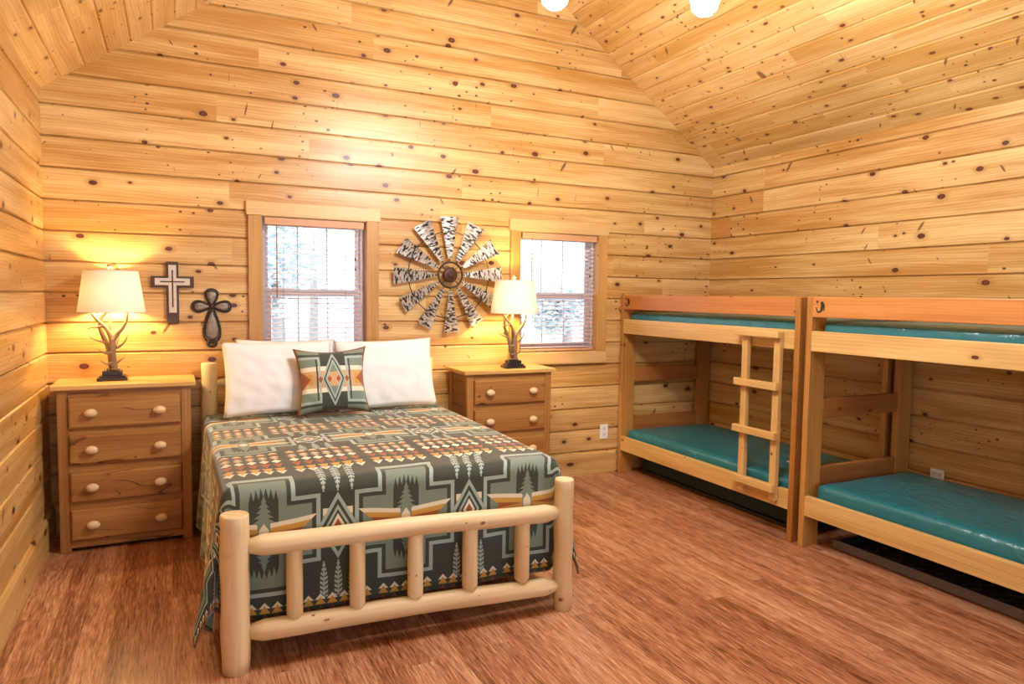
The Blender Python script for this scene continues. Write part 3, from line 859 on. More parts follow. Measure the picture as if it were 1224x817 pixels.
t = thing('wall_cross', 'grey metal cross with four petal shaped arms, hung nearest the bed', 'cross', (0.942, YB - 0.0198, 1.200))
def petal(L, wd, cz, y0, y1, rim=False, n=28):
    """teardrop from the centre outward along +z"""
    pts = []
    for k in range(n):
        a = 2 * PI * k / n
        s = 0.5 - 0.5 * math.cos(a)                   # 0 at the heart, 1 at the tip
        w = wd * math.sin(a) * (0.30 + 0.80 * s)
        pts.append((w, s * L))
    return pts
HZ = 0.262
for L_, wd, ang in ((0.118, 0.052, 0), (0.122, 0.048, 90), (0.122, 0.048, -90), (0.250, 0.068, 180)):
    mt = Matrix.Translation((0, 0, HZ)) @ Matrix.Rotation(math.radians(ang), 4, 'Y')
    pts = petal(L_, wd, 0, 0, 0)
    bm = bmesh.new()
    lev = []
    for sc, d in ((0.96, 0.0), (0.96, -0.010), (0.70, -0.022), (0.35, -0.026)):
        lev.append([bm.verts.new((w * sc, d, L_ * 0.5 + (z - L_ * 0.5) * sc)) for w, z in pts])
    for r0, r1 in zip(lev[:-1], lev[1:]):
        for k in range(len(pts)):
            f = bm.faces.new((r0[k], r0[(k + 1) % len(pts)], r1[(k + 1) % len(pts)], r1[k])); f.smooth = True
    bm.faces.new(lev[-1]); bm.faces.new(list(reversed(lev[0])))
    bmesh.ops.remove_doubles(bm, verts=bm.verts[:], dist=1e-5)
    bmesh.ops.recalc_face_normals(bm, faces=bm.faces[:])
    bmesh.ops.transform(bm, matrix=mt, verts=bm.verts[:])
    pt = obj('petal', bm, M['crossgrey'], t)
    bm = bmesh.new()
    for sc, r in ((1.0, 0.0055), (0.78, 0.004)):
        tube(bm, [mt @ Vector((w * sc, -0.012 if sc == 1 else -0.022, L_ * 0.5 + (z - L_ * 0.5) * sc)) for w, z in pts + pts[:1]], r, 7, cap=False)
    if ang == 180:      # curled foot
        for rr in (0.026, 0.016):
            tube(bm, [mt @ Vector((rr * 1.15 * math.cos(a), -0.014, L_ + 0.000 + rr * math.sin(a))) for a in [2 * PI * k / 20 for k in range(21)]], 0.006, 7, cap=False)
    obj('rim', bm, M['crossrim'], pt)
obj('boss', lathe(bmesh.new(), [(0.018, 0.0), (0.018, 0.022), (0.012, 0.032), (0, 0.036)], (0, 0, HZ), 16, 'y'), M['crossrim'], t, smooth=True)

# ------------------------------------------------------------------ windmill wheel on the wall
t = thing('windmill_wheel', 'galvanised windmill wheel with twelve blades on the wall between windows', 'wall decor', (2.640, YB - 0.082, 1.716))
def rblade():
    bm = bmesh.new(); uvl = bm.loops.layers.uv.new('uv'); n = 14; rows = []
    for i in range(n + 1):
        s = i / n; r = 0.125 + (0.447 - 0.125) * s
        hw = 0.014 + 0.056 * s
        wob = 0.0025 * math.sin(i * PI)                     # flutes
        row = []
        for k in range(5):
            f = k / 4 * 2 - 1
            row.append((bm.verts.new((f * hw, 0.010 * (1 - f * f) * s - (0.0032 if i % 2 else 0), r)), (f * hw, r)))
        rows.append(row)
    for a, b in zip(rows[:-1], rows[1:]):
        for k in range(4):
            q = (a[k], a[k + 1], b[k + 1], b[k]); fc = bm.faces.new([v for v, u in q])
            for lq, (v, u) in zip(fc.loops, q): lq[uvl].uv = u
    bmesh.ops.solidify(bm, geom=bm.faces[:], thickness=0.0018)
    return bm
for k in range(12):
    bm = rblade()
    a = math.radians(30 * k - 1.5)
    bmesh.ops.transform(bm, matrix=Matrix.Rotation(a, 4, 'Y') @ Matrix.Rotation(math.radians(-16), 4, 'Z'), verts=bm.verts[:])
    obj('blade', bm, M['tin'], t)
ringp = lambda r, y, n=60: [(r * math.cos(2 * PI * k / n), y, r * math.sin(2 * PI * k / n)) for k in range(n + 1)]
bm = bmesh.new(); tube(bm, ringp(0.332, 0.016), 0.0038, 6, cap=False); obj('outer_ring', bm, M['iron'], t)
bm = bmesh.new(); tube(bm, ringp(0.098, -0.004), 0.0075, 8, cap=False); obj('inner_ring', bm, M['iron'], t)
bm = bmesh.new()
for k in range(12):
    a = math.radians(30 * k - 1.5)
    tube(bm, [(0.092 * math.sin(a), 0.006, 0.092 * math.cos(a)), (0.345 * math.sin(a), 0.014, 0.345 * math.cos(a))], 0.0035, 6)
obj('spokes', bm, M['iron'], t)
bm = lathe(bmesh.new(), [(0.058, -0.012), (0.060, 0.0), (0.054, 0.010), (0.040, 0.016), (0.024, 0.019), (0.020, 0.028), (0.010, 0.034), (0, 0.035)], (0, 0, 0), 30, 'y')
obj('hub', bm, M['rust'], t, smooth=True)
for k in range(4):
    bm = bmesh.new(); a = math.radians(45 + 90 * k); tube(bm, [(0.05 * math.sin(a), 0.006, 0.05 * math.cos(a)), (0.098 * math.sin(a), 0.002, 0.098 * math.cos(a))], 0.004, 6)
    obj('hub_stay', bm, M['iron'], t)
obj('wall_bracket', tube(bmesh.new(), [(0, 0.010, 0), (0, 0.0575, 0)], 0.02, 12), M['iron'], t)

# ------------------------------------------------------------------ outlets
def outlet(label, loc, rotz, horizontal):
    t = thing('wall_outlet', label, 'outlet', loc, rotz)
    a, b = (0.041, 0.064) if not horizontal else (0.046, 0.031)
    obj('cover_plate', box(bmesh.new(), -a, a, -0.007, 0.0, -b, b, 0.003), M['white_plastic'], t)
    for s in (-1, 1):
        c = (0, s * 0.026) if not horizontal else (s * 0.020, 0)
        sk = obj('socket', box(bmesh.new(), c[0] - 0.015, c[0] + 0.015, -0.0085, -0.006, c[1] - 0.015, c[1] + 0.015, 0.003), M['socket'], t)
        bm = bmesh.new()
        for dx in (-0.006, 0.006): box(bm, c[0] + dx - 0.0012, c[0] + dx + 0.0012, -0.0089, -0.008, c[1] - 0.002, c[1] + 0.006)
        obj('slots', bm, M['gap'], sk)
outlet('white outlet plate on the board wall between chest and bunk bed', (4.131, YB - 0.0200, 0.372), 0, False)
outlet('white outlet plate low on the wall behind the lower bunk mattress', (XR - 0.0200, -2.245, 0.415), -PI / 2, True)

# ------------------------------------------------------------------ log bed
t = thing('log_bed', 'peeled log bed frame with a spindled footboard, under the patterned blanket', 'bed', (1.68, -1.1, 0))
OX, OY = 1.68, -1.1
def lp(x, y, z): return (x - OX, y - OY, z)
FL, FR = (0.917, -2.118), (2.440, -2.172)
def log_post(c, r, h, name='post'):
    bm = bmesh.new(); pts = []; rr = []
    for i in range(13):
        z = h * i / 12
        pts.append(lp(c[0] + 0.002 * math.sin(i * 1.3), c[1], z)); rr.append(r * (1 + 0.025 * math.sin(i * 1.1 + c[0] * 5)) * (0.97 if i in (0, 12) else 1))
    pts.insert(12, lp(c[0], c[1], h - 0.008)); rr.insert(12, r); rr[-1] = r * 0.93
    tube(bm, pts, rr, 26)
    return obj(name, bm, M['log_z'], t)
log_post(FL, 0.057, 0.660, 'foot_post'); log_post(FR, 0.048, 0.662, 'foot_post')
log_post((0.915, -0.085), 0.049, 1.088, 'head_post'); log_post((2.432, -0.085), 0.049, 1.088, 'head_post')
def log_rail(a, b, r, mat='log_x', name='rail', tip=True):
    a, b = Vector(a), Vector(b); n = 22; pts = []; rr = []
    for i in range(n + 1):
        s = i / n; p = a.lerp(b, s)
        p.z += 0.004 * math.sin(s * 7 + r * 100)
        e = min(s, 1 - s) * (b - a).length
        k = 1.0 if not tip or e > 0.05 else 0.62 + 0.38 * math.sin(min(1, e / 0.05) * PI / 2)
        pts.append(lp(*p)); rr.append(r * k * (1 + 0.02 * math.sin(i * 0.9)))
    return obj(name, tube(bmesh.new(), pts, rr, 20), M[mat], t)
log_rail((FL[0] + 0.045, FL[1], 0.522), (FR[0] - 0.036, FR[1], 0.500), 0.044, name='foot_rail')
log_rail((FL[0] + 0.045, FL[1], 0.158), (FR[0] - 0.036, FR[1], 0.130), 0.044, name='foot_rail')
for x, w in ((1.152, .034), (1.417, .0345), (1.680, .0355), (1.945, .0365), (2.214, .037)):
    s = (x - FL[0]) / (FR[0] - FL[0]); y = FL[1] + (FR[1] - FL[1]) * s
    z0, z1 = 0.178 - 0.012 * s, 0.506 - 0.020 * s
    prf = [(0, .45), (.02, .60), (.075, .97), (.09, 1), (.5, 1.02), (.91, 1), (.925, .97), (.98, .60), (1, .45)]
    obj('spindle', tube(bmesh.new(), [lp(x, y, z0 + (z1 - z0) * a) for a, b in prf], [w * b for a, b in prf], 18), M['log_z'], t)
for z in (0.955, 0.50):
    log_rail((0.950, -0.085, z), (2.395, -0.085, z), 0.032, name='head_rail')
for x in (1.15, 1.415, 1.68, 1.945, 2.21):
    obj('spindle', tube(bmesh.new(), [lp(x, -0.085, 0.52), lp(x, -0.085, 0.55), lp(x, -0.085, 0.90), lp(x, -0.085, 0.935)], [.018, .028, .028, .018], 14), M['log_z'], t)
for x in (0.985, 2.375):
    log_rail((x, -0.15, 0.27), (x, -1.985, 0.27), 0.036, 'log_y', 'side_rail')
bm = bmesh.new()
for i in range(6): box(bm, 0.96 - OX, 2.41 - OX, -0.30 - i * 0.3 - OY, -0.23 - i * 0.3 - OY, 0.304, 0.322, 0.002)
obj('bed_slats', bm, M['log_x'], t)

bm = box(bmesh.new(), 0.945, 2.415, -1.985, -0.16, 0.323, 0.690, 0.05, 3)
o = obj('mattress', bm, M['mattress_white'], smooth=True); tag(o, 'white mattress on the log bed, almost hidden under the patterned blanket', 'mattress')

# blanket: fabric coordinates a (across, from the left edge of the top) and b (from the foot edge towards the head)
ZT, RC = 0.742, 0.050
def xl_(y): return 0.868 + 0.010 * (-y)/2.0
def xr_(y): return 2.500 - 0.030 * (-y) / 2.0
YFT = -2.048
YHD = -0.140
LA, LB = 0.640, 0.600
def upat(x, b):
    f = max(0.0, min(1.0, (b + 0.06) / 0.22))
    return (x - 1.658 - 0.045 * f) / (1.0 + 0.085 * f)
def vpat(w, zone):     # fabric distance above the foot fold (negative = below it) -> pattern height
    if w < 0: return 0.252 + w
    kn = [(0.0, 0.252), (0.10, 0.300), (0.400, 0.430), (0.77, 0.86), (1.08, 1.29), (1.54, 1.72), (1.93, 2.15)]
    for (a, p), (b, q) in zip(kn[:-1], kn[1:]):
        if w <= b: return p + (q - p) * (w - a) / (b - a)
    return kn[-1][1]
def rnd_edge(s):       # rolled edge: outward and downward travel after s of cloth
    if s < RC * PI / 2: a = s / RC; return RC * math.sin(a), RC * (1 - math.cos(a))
    return RC, RC + (s - RC * PI / 2)
def top_z(x, y):
    c = 0.014 * math.sin(PI * min(1, max(0, (x - 0.87) / 1.6))) * math.sin(PI * min(1, max(0, (-y) / 2.05)))
    c += 0.005 * mnoise.noise(Vector((x * 3.1, y * 3.1, 0))) + 0.003 * mnoise.noise(Vector((x * 9, y * 5, 3)))
    return ZT + c
CL = [(0, (0.800, -1.975)), (0.22, (0.755, -2.045)), (0.42, (0.742, -2.120)), (0.60, (0.772, -2.135)), (0.78, (0.815, -2.060)), (1.0, (0.925, YFT - 0.004))]
CRt = [(0, (2.556, -1.985)), (0.25, (2.585, -2.060)), (0.50, (2.590, -2.105)), (0.72, (2.545, -2.085)), (1.0, (2.420, YFT - 0.030))]
def pl(tab, t):
    for (a, p), (b, q) in zip(tab[:-1], tab[1:]):
        if t <= b:
            f = (t - a) / (b - a); f = f * f * (3 - 2 * f) * 0.4 + f * 0.6
            return (p[0] + (q[0] - p[0]) * f, p[1] + (q[1] - p[1]) * f)
    return tab[-1][1]
def foot_y(x): return YFT - 0.036 * max(0, min(1, (x - 0.92) / 1.5))
def blanket_point(s, tt, b, side, x_in, y_in):
    """s: cloth past the side edge, tt: cloth past the foot edge"""
    if s <= 0 and tt <= 0: return Vector((x_in, y_in, top_z(x_in, y_in)))
    sg = -1 if side == 'L' else 1
    if s > 0 and tt <= 0:
        o, d = rnd_edge(s); f = max(0, (s - 0.08) / LA)
        near = max(0.0, min(1.0, (-y_in - 1.2) / 0.75))
        rip = (0.020 * math.sin(y_in * 11.0 + s * 2) + 0.012 * math.sin(y_in * 23.0 + 1)) * f
        fl = f * (0.030 + 0.050 * near * near) + rip
        e = xl_(y_in) + RC if side == 'L' else xr_(y_in) - RC
        yy = y_in - 0.02 * f * near
        z = top_z(e, y_in) - d
        return Vector((e + sg * (o + fl), yy, max(z, 0.03)))
    if s <= 0 and tt > 0:
        o, d = rnd_edge(tt); f = max(0, (tt - 0.08) / LB)
        rip = (0.007 * math.sin(x_in * 9.0) + 0.004 * math.sin(x_in * 21.0 + 1)) * f
        yy = foot_y(x_in) + RC - o + rip
        return Vector((x_in, yy, top_z(x_in, YFT + RC) - d))
    r = math.hypot(s, tt); th = math.atan2(tt, s) / (PI / 2)
    r *= 1 - 0.27 * math.sin(PI * th)
    o, d = rnd_edge(r)
    f = max(0, min(1.0, (r - 0.06) / LA))
    cx = (xl_(-2.0) + RC) if side == 'L' else (xr_(-2.0) - RC)
    cy = foot_y(cx) + RC
    ang = th * PI / 2
    n0 = Vector((cx + sg * o * math.cos(ang), cy - o * math.sin(ang)))
    tab = CL if side == 'L' else CRt
    p1 = Vector(pl(tab, th))
    p = n0.lerp(p1, min(1.0, f ** 0.9))
    return Vector((p.x, p.y, max(0.028, top_z(cx, cy) - d)))
def axis_samples(a0, a1, fine, coarse, edges):
    out = [a0]; a = a0
    while a < a1 - 1e-6:
        st = fine if any(abs(a - e) < 0.12 for e in edges) else coarse
        a = min(a1, a + st); out.append(a)
    return out
WT = 2.470 - 0.868 - 2 * RC
As = axis_samples(-LA, WT + LA, 0.012, 0.03, (0, WT))
LT = (YHD - (YFT + RC))
Bs = axis_samples(-LB, LT, 0.012, 0.03, (0,))
bm = bmesh.new(); uvl = bm.loops.layers.uv.new('uv'); grid = []
for b in Bs:
    row = []
    for a in As:
        y_in = YFT + RC + max(0, b)
        tw = xr_(y_in) - xl_(y_in) - 2 * RC
        fa = min(1, max(0, a / WT))
        x_in = xl_(y_in) + RC + tw * fa
        if b < 0: x_in = xl_(-2.0) + RC + (xr_(-2.0) - xl_(-2.0) - 2 * RC) * fa
        s = -a if a < 0 else a - WT
        side = 'L' if a < WT / 2 else 'R'
        p = blanket_point(s, -b, b, side, x_in, y_in)
        row.append((bm.verts.new(p), (upat(x_in + (a if a < 0 else max(0, a - WT)), b), vpat(b - 0.02, 0))))
    grid.append(row)
for r0, r1 in zip(grid[:-1], grid[1:]):
    for k in range(len(As) - 1):
        q = (r0[k], r0[k + 1], r1[k + 1], r1[k])
        f = bm.faces.new([v for v, u in q]); f.smooth = True
        for lpp, (v, u) in zip(f.loops, q): lpp[uvl].uv = u
rows_ = grid
edgeL = [r[0][0].co.copy() for r in grid]; edgeR = [r[-1][0].co.copy() for r in grid]; edgeF = [v.co.copy() for v, u in grid[0]]
hemline = []
for a in As:
    if True:
        fa = min(1, max(0, a / WT)); yy = -0.440 + 0.21 * fa
        tw = xr_(yy) - xl_(yy) - 2 * RC
        s = -a if a < 0 else a - WT
        if s > 0.5: continue
        p = blanket_point(s, -1, 0, 'L' if a < WT / 2 else 'R', xl_(yy) + RC + tw * fa, yy)
        hemline.append(p + Vector((0 if s <= 0 else math.copysign(0.005, a), 0, 0.005 if s <= 0.05 else 0)))
bl = obj('blanket', bm, M['blanket'])
md = bl.modifiers.new('Solidify', 'SOLIDIFY'); md.thickness = 0.006; md.offset = 1.0
tag(bl, 'woven wool blanket in grey green and gold geometric pattern covering the log bed', 'blanket')
obj('binding', tube(bmesh.new(), edgeF, 0.005, 6), M['piping'], bl)
obj('binding', tube(bmesh.new(), edgeL, 0.005, 6), M['piping'], bl)
obj('binding', tube(bmesh.new(), edgeR, 0.005, 6), M['piping'], bl)
obj('fold_binding', tube(bmesh.new(), hemline, 0.0065, 6), M['piping'], bl)

# ------------------------------------------------------------------ pillows
def pillow(w, h, d, seed, n=30, flange=0.0, pinch=0.06):
    """lies in x (width) and z (height from 0), thickness along y"""
    bm = bmesh.new(); uvl = bm.loops.layers.uv.new('uv'); F = {}
    for sd in (-1, 1):
        g = []
        for j in range(n + 1):
            row = []
            for i in range(n + 1):
                u, v = i / n * 2 - 1, j / n * 2 - 1
                e = max(0, (1 - u * u)) * max(0, (1 - v * v))
                if flange: 
                    k = 1 - flange
                    uu, vv = min(1, abs(u) / k), min(1, abs(v) / k)
                    e = (1 - uu * uu) * (1 - vv * vv)
                t_ = d * 0.5 * (e ** 0.42 if e > 0 else 0)
                x = u * w / 2 * (1 - pinch * (1 - v * v) * abs(u) ** 3)
                z = v * h / 2 * (1 - pinch * (1 - u * u) * abs(v) ** 3)
                nn = mnoise.noise(Vector((u * 1.8 + seed, v * 2.4, sd * 2.0)))
                n2 = mnoise.noise(Vector((u * 5 + seed + v * 2.0, v * 3.0, sd)))
                t_ *= 1 + 0.12 * nn; t_ += 0.010 * n2 * min(1, e * 4)
                key = (i, j)
                if (i in (0, n) or j in (0, n)) and key in F: vt = F[key]
                else:
                    edge = i in (0, n) or j in (0, n)
                    vt = bm.verts.new((x, 0 if edge else sd * t_, z + h / 2)); 
                    if edge: F[key] = vt
                row.append((vt, (u / (1 - flange), v / (1 - flange))))
            g.append(row)
        for r0, r1 in zip(g[:-1], g[1:]):
            for k in range(n):
                q = [r0[k], r0[k + 1], r1[k + 1], r1[k]]
                if sd > 0: q.reverse()
                try: f = bm.faces.new([v for v, u in q])
                except ValueError: continue
                f.smooth = True
                fu = max(abs(sum(u[0] for v, u in q) / 4), abs(sum(u[1] for v, u in q) / 4))
                if flange and (fu > 1.0 or sd > 0): f.material_index = 1
                for l_, (v, u) in zip(f.loops, q): l_[uvl].uv = u
    return bm
def place_pillow(name, bm, mat, loc, tilt, rz, roll, label, cat, group=None, droop=None):
    for v in bm.verts:       # bottom settles a little
        if v.co.z < 0.05: v.co.y *= 1.1
    bmesh.ops.transform(bm, matrix=Matrix.Rotation(rz, 4, 'Z') @ Matrix.Rotation(-tilt, 4, 'X') @ Matrix.Rotation(roll, 4, 'Y'), verts=bm.verts[:])
    o = obj(name, bm, mat, None, False, loc); tag(o, label, cat, group); return o
G1 = 'white bed pillows against the log headboard'
place_pillow('pillow', pillow(0.70, 0.490, 0.15, 1.0), M['cotton'], (1.330, -0.415, 0.768), math.radians(15), math.radians(-1), math.radians(-0.5), 'front white pillow on the left half of the bed head', 'pillow', G1)
place_pillow('pillow', pillow(0.66, 0.490, 0.09, 5.0), M['cotton'], (1.400, -0.262, 0.768), math.radians(13), math.radians(1), math.radians(0.5), 'white pillow hidden behind the front left one, only its top corner showing', 'pillow', G1)
place_pillow('pillow', pillow(0.71, 0.495, 0.16, 9.0), M['cotton'], (2.058, -0.410, 0.766), math.radians(15), math.radians(1), math.radians(-1.2), 'white pillow on the right half of the bed head, beside the patterned cushion', 'pillow', G1)
place_pillow('cushion', pillow(0.475, 0.450, 0.17, 13.0, flange=0.055, pinch=0.15), [M['cushion'], M['piping']], (1.640, -0.590, 0.775), math.radians(17), math.radians(-3), math.radians(-1.5), 'small square cushion in green and gold weave with brown edge, before the pillows', 'cushion')

# ------------------------------------------------------------------ bunk beds
XFR, XBK = 4.270, 5.272           # front and rear faces of the bunks
ZG0, ZG1, ZU0, ZU1, ZL0, ZL1, ZP = 1.457, 1.582, 1.245, 1.371, 0.203, 0.330, 1.582
def brand(parent, y, z):
    """scorched curl near the end of the guard rail"""
    bm = bmesh.new()
    tube(bm, spline([(XFR - 0.0015, y + 0.046, z + 0.000), (XFR - 0.0015, y + 0.036, z - 0.028), (XFR - 0.0015, y + 0.010, z - 0.022), (XFR - 0.0015, y + 0.004, z + 0.012), (XFR - 0.0015, y + 0.006, z + 0.034)], 5), [0.004] * 6 + [0.006] * 5 + [0.010] * 5 + [0.011] * 5, 6, squash=(1, .3) if False else None)
    tube(bm, [(XFR - 0.001, y + 0.004, z + 0.030), (XFR - 0.001, y - 0.010, z + 0.008), (XFR - 0.001, y - 0.012, z - 0.022)], [0.009, 0.006, 0.003], 6)
    for v in bm.verts: v.co.x = XFR - 0.0006 + (v.co.x - XFR) * 0.15
    o = obj('brand_mark', bm, M['gap'], parent)
    b2 = lathe(bmesh.new(), [(0.008, -0.001), (0.008, 0.0008), (0, 0.001)], (XFR, y + 0.040, z + 0.034), 12, 'x')
    for v in b2.verts: v.co.x = XFR - (v.co.x - XFR)
    obj('scorch', b2, M['rust'], parent)
def bunk(label, y0, y1, near_boards=True):
    """y0 far end, y1 near end"""
    cy = 0.5 * (y0 + y1)
    t = thing('bunk_bed', label, 'bunk bed', (0, 0, 0), 0, 'pine bunk beds along the side wall')
    pw, pd = 0.040, 0.135
    for ya in (y0 - pw, y1):
        obj('post', box(bmesh.new(), XFR, XFR + pd, ya, ya + pw, 0.0, ZP, 0.004), M['bunk_z'], t)
        obj('post', box(bmesh.new(), XBK - 0.14, XBK, ya, ya + pw, 0.0, ZP, 0.004), M['bunk_x' if False else 'bunk_z'], t)
    a, b = y1 + pw, y0 - pw
    fr = obj('guard_rail', box(bmesh.new(), XFR + 0.001, XFR + 0.039, a, b, ZG0, ZG1, 0.004), M['bunk_or'], t)
    brand(fr, b - 0.075, 0.5 * (ZG0 + ZG1))
    obj('side_rail', box(bmesh.new(), XFR + 0.001, XFR + 0.039, a, b, ZU0, ZU1, 0.004), M['bunk_lt'], t)
    obj('side_rail', box(bmesh.new(), XFR + 0.001, XFR + 0.039, a, b, ZL0, ZL1, 0.004), M['bunk_lt'], t)
    for z0, z1 in ((ZU0, ZU1), (ZL0, ZL1)):
        obj('side_rail', box(bmesh.new(), XBK - 0.040, XBK, a, b, z0, z1 - 0.01, 0.004), M['bunk_lt'], t)
        bm = box(bmesh.new(), XFR + 0.040, XBK - 0.041, a + 0.002, b - 0.002, z0 + 0.055, z0 + 0.068)
        obj('bunk_deck', bm, M['bunk_lt'], t)
    for ya in (y0 - pw, y1):
        for z0, z1 in ((0.375, 0.502), (0.815, 0.940), (ZU0, ZU1), (ZG0, ZG1)):
            if z0 < 1 and ya == y1 and not near_boards: continue
            obj('end_rail', box(bmesh.new(), XFR + pd + .001, XBK - 0.141, ya + 0.001, ya + pw - 0.001, z0, z1, 0.004), M['bunk_x'], t)
    return t
B1Y0, B1Y1 = 0.003, -1.958
B2Y0, B2Y1 = -2.008, -4.000
bunk('pine bunk bed in the far corner, with the ladder hooked on its rail', B1Y0, B1Y1, False)
bunk('pine bunk bed nearer the viewer, cut off by the picture edge, no ladder', B2Y0, B2Y1)

def bunk_mattress(label, x0, x1, y0, y1, z0, z1, seed, mat='green', name='bunk_mattress', group='green vinyl bunk mattresses'):
    bm = bmesh.new(); b2 = bmesh.new()
    nx, ny, nz = 24, 56, 6
    box(b2, x0, x1, y1, y0, z0, z1)
    bmesh.ops.subdivide_edges(b2, edges=b2.edges[:], cuts=1)
    b2.free()
    hx, hy, hz = (x1 - x0) / 2, (y0 - y1) / 2, (z1 - z0) / 2
    cx, cy, cz = (x0 + x1) / 2, (y0 + y1) / 2, (z0 + z1) / 2
    R = min(0.034, hz * 0.8)
    def shp(p):
        q = Vector((p[0] * hx, p[1] * hy, p[2] * hz))
        c = Vector((max(-hx + R, min(hx - R, q.x)), max(-hy + R, min(hy - R, q.y)), max(-hz + R, min(hz - R, q.z))))
        d = q - c
        if d.length > 1e-9:
            q = c + d.normalized() * min(R, max(abs(d.x), abs(d.y), abs(d.z)))
        if q.z > 0:
            bulge = 0.010 * (1 - (q.x / hx) ** 4) * (1 - (q.y / hy) ** 6)
            q.z += bulge + 0.003 * mnoise.noise(Vector((q.x * 6 + seed, q.y * 4, 0)))
        if abs(q.x) > hx - R * 1.1:
            q.x += math.copysign(1, q.x) * (0.004 * mnoise.noise(Vector((seed, q.y * 16 + q.z * 20, q.z * 8))) - 0.004)
        return q + Vector((cx, cy, cz))
    import itertools
    V = {}
    def vert(i, j, k):
        if (i, j, k) not in V: V[(i, j, k)] = bm.verts.new(shp((i / nx * 2 - 1, j / ny * 2 - 1, k / nz * 2 - 1)))
        return V[(i, j, k)]
    for i in range(nx):
        for j in range(ny):
            for k, fl in ((0, 1), (nz, 0)):
                q = [vert(i, j, k), vert(i + 1, j, k), vert(i + 1, j + 1, k), vert(i, j + 1, k)]
                bm.faces.new(q[::-1] if fl else q)
    for j in range(ny):
        for k in range(nz):
            for i, fl in ((0, 1), (nx, 0)):
                q = [vert(i, j, k), vert(i, j + 1, k), vert(i, j + 1, k + 1), vert(i, j, k + 1)]
                bm.faces.new(q[::-1] if fl else q)
    for i in range(nx):
        for k in range(nz):
            for j, fl in ((0, 0), (ny, 1)):
                q = [vert(i, j, k), vert(i + 1, j, k), vert(i + 1, j, k + 1), vert(i, j, k + 1)]
                bm.faces.new(q[::-1] if fl else q)
    o = obj(name, bm, M[mat], None, True)
    tag(o, label, 'mattress', group)
    return o
mx0, mx1 = XFR + 0.052, XBK - 0.046
bunk_mattress('green vinyl mattress on the lower level of the far bunk bed with ladder', mx0, mx1, B1Y0 - 0.055, B1Y1 + 0.055, ZL0 + 0.069, 0.388, 1)
bunk_mattress('green vinyl mattress on the upper level of the far bunk bed with ladder', mx0, mx1, B1Y0 - 0.055, B1Y1 + 0.055, ZU0 + 0.069, 1.432, 2)
bunk_mattress('green vinyl mattress on the lower level of the nearer bunk bed', mx0, mx1, B2Y0 - 0.075, B2Y1 + 0.055, ZL0 + 0.069, 0.408, 3)
bunk_mattress('green vinyl mattress on the upper level of the nearer bunk bed', mx0, mx1, B2Y0 - 0.075, B2Y1 + 0.055, ZU0 + 0.069, 1.428, 4)

# ladder on the far bunk
t = thing('bunk_ladder', 'pine ladder with four rungs hooked on the front of the far bunk bed', 'ladder', (4.23, -1.64, 0.24))
LOY, LOX = -1.64, 4.23
XS0, XS1 = XFR - 0.037, XFR - 0.001
for ya in (-1.530, -1.812):
    bm = box(bmesh.new(), XS0 - LOX, XS1 - LOX, ya - 0.026 - LOY, ya + 0.026 - LOY, 0.0, 1.357 - 0.24, 0.005)
    obj('ladder_rail', bm, M['lad_z'], t)
for z0, z1 in ((1.314, 1.358), (0.972, 1.022), (0.648, 0.697), (0.300, 0.352)):
    obj('rung', box(bmesh.new(), XS0 - 0.036 - LOX, XS0 - 0.0005 - LOX, -1.848 - LOY, -1.468 - LOY, z0 - 0.24, z1 - 0.24, 0.005), M['lad_y'], t)

# trundles pushed under the bunks
t = thing('trundle_bed', 'dark green trundle mattress stored under the far bunk bed', 'trundle bed', (4.85, -0.98, 0))
o = bunk_mattress('x', 4.445 - 4.85, 5.12 - 4.85, -0.12 + 0.98, -1.90 + 0.98, 0.03, 0.180, 8, 'green_dark', 'mattress')
for k in ('label', 'category', 'group'): del o[k]
o.parent = t
bm = bmesh.new(); box(bm, 4.455 - 4.85, 5.11 - 4.85, -1.895 + 0.98, -0.125 + 0.98, 0.006, 0.0295, 0.003)
obj('frame', bm, M['blackmetal'], t)
for xx in (4.50, 5.06):
    for yy in (-1.85, -0.17):
        obj('caster', lathe(bmesh.new(), [(0.0, -0.008), (0.003, -0.008), (0.003, 0.008), (0, 0.008)], (xx - 4.85, yy + 0.98, 0.003), 10, 'y'), M['blackmetal'], t)
t = thing('trundle_bed', 'low black metal trundle frame under the nearer bunk bed', 'trundle bed', (4.85, -3.0, 0))
fr = bmesh.new()
box(fr, 4.432 - 4.85, 4.440 - 4.85, -0.94, 0.86, 0.010, 0.060, 0.001); box(fr, 4.432 - 4.85, 4.470 - 4.85, -0.94, 0.86, 0.006, 0.012, 0.001)
obj('front_rail', fr, M['railmetal'], t)
fr = bmesh.new()
box(fr, 5.10 - 4.85, 5.108 - 4.85, -0.94, 0.86, 0.010, 0.060, 0.001)
for yy in (-0.94, 0.835): box(fr, 4.441 - 4.85, 5.099 - 4.85, yy, yy + 0.02, 0.010, 0.055, 0.001)
obj('frame', fr, M['blackmetal'], t)
obj('base_sheet', box(bmesh.new(), 4.445 - 4.85, 5.095 - 4.85, -0.915, 0.830, 0.013, 0.018), M['gap'], t)
for i in range(12):
    lk = bmesh.new()
    for j in range(5):
        yy, xx = -0.84 + i * 0.15, 4.47 - 4.85 + j * 0.115
        tube(lk, [(xx, yy, 0.050), (xx + 0.06, yy + 0.04, 0.046), (xx + 0.115, yy, 0.050)], 0.003, 5)
        tube(lk, [(xx, yy, 0.050), (xx + 0.06, yy - 0.04, 0.046), (xx + 0.115, yy, 0.050)], 0.003, 5)
    obj('spring_link_row', lk, M['blackmetal'], t)
for xx in (4.46, 5.08):
    for yy in (-0.90, 0.82):
        obj('foot', lathe(bmesh.new(), [(0.012, 0.0), (0.012, 0.012)], (xx - 4.85, yy, 0.0), 12), M['blackmetal'], t)

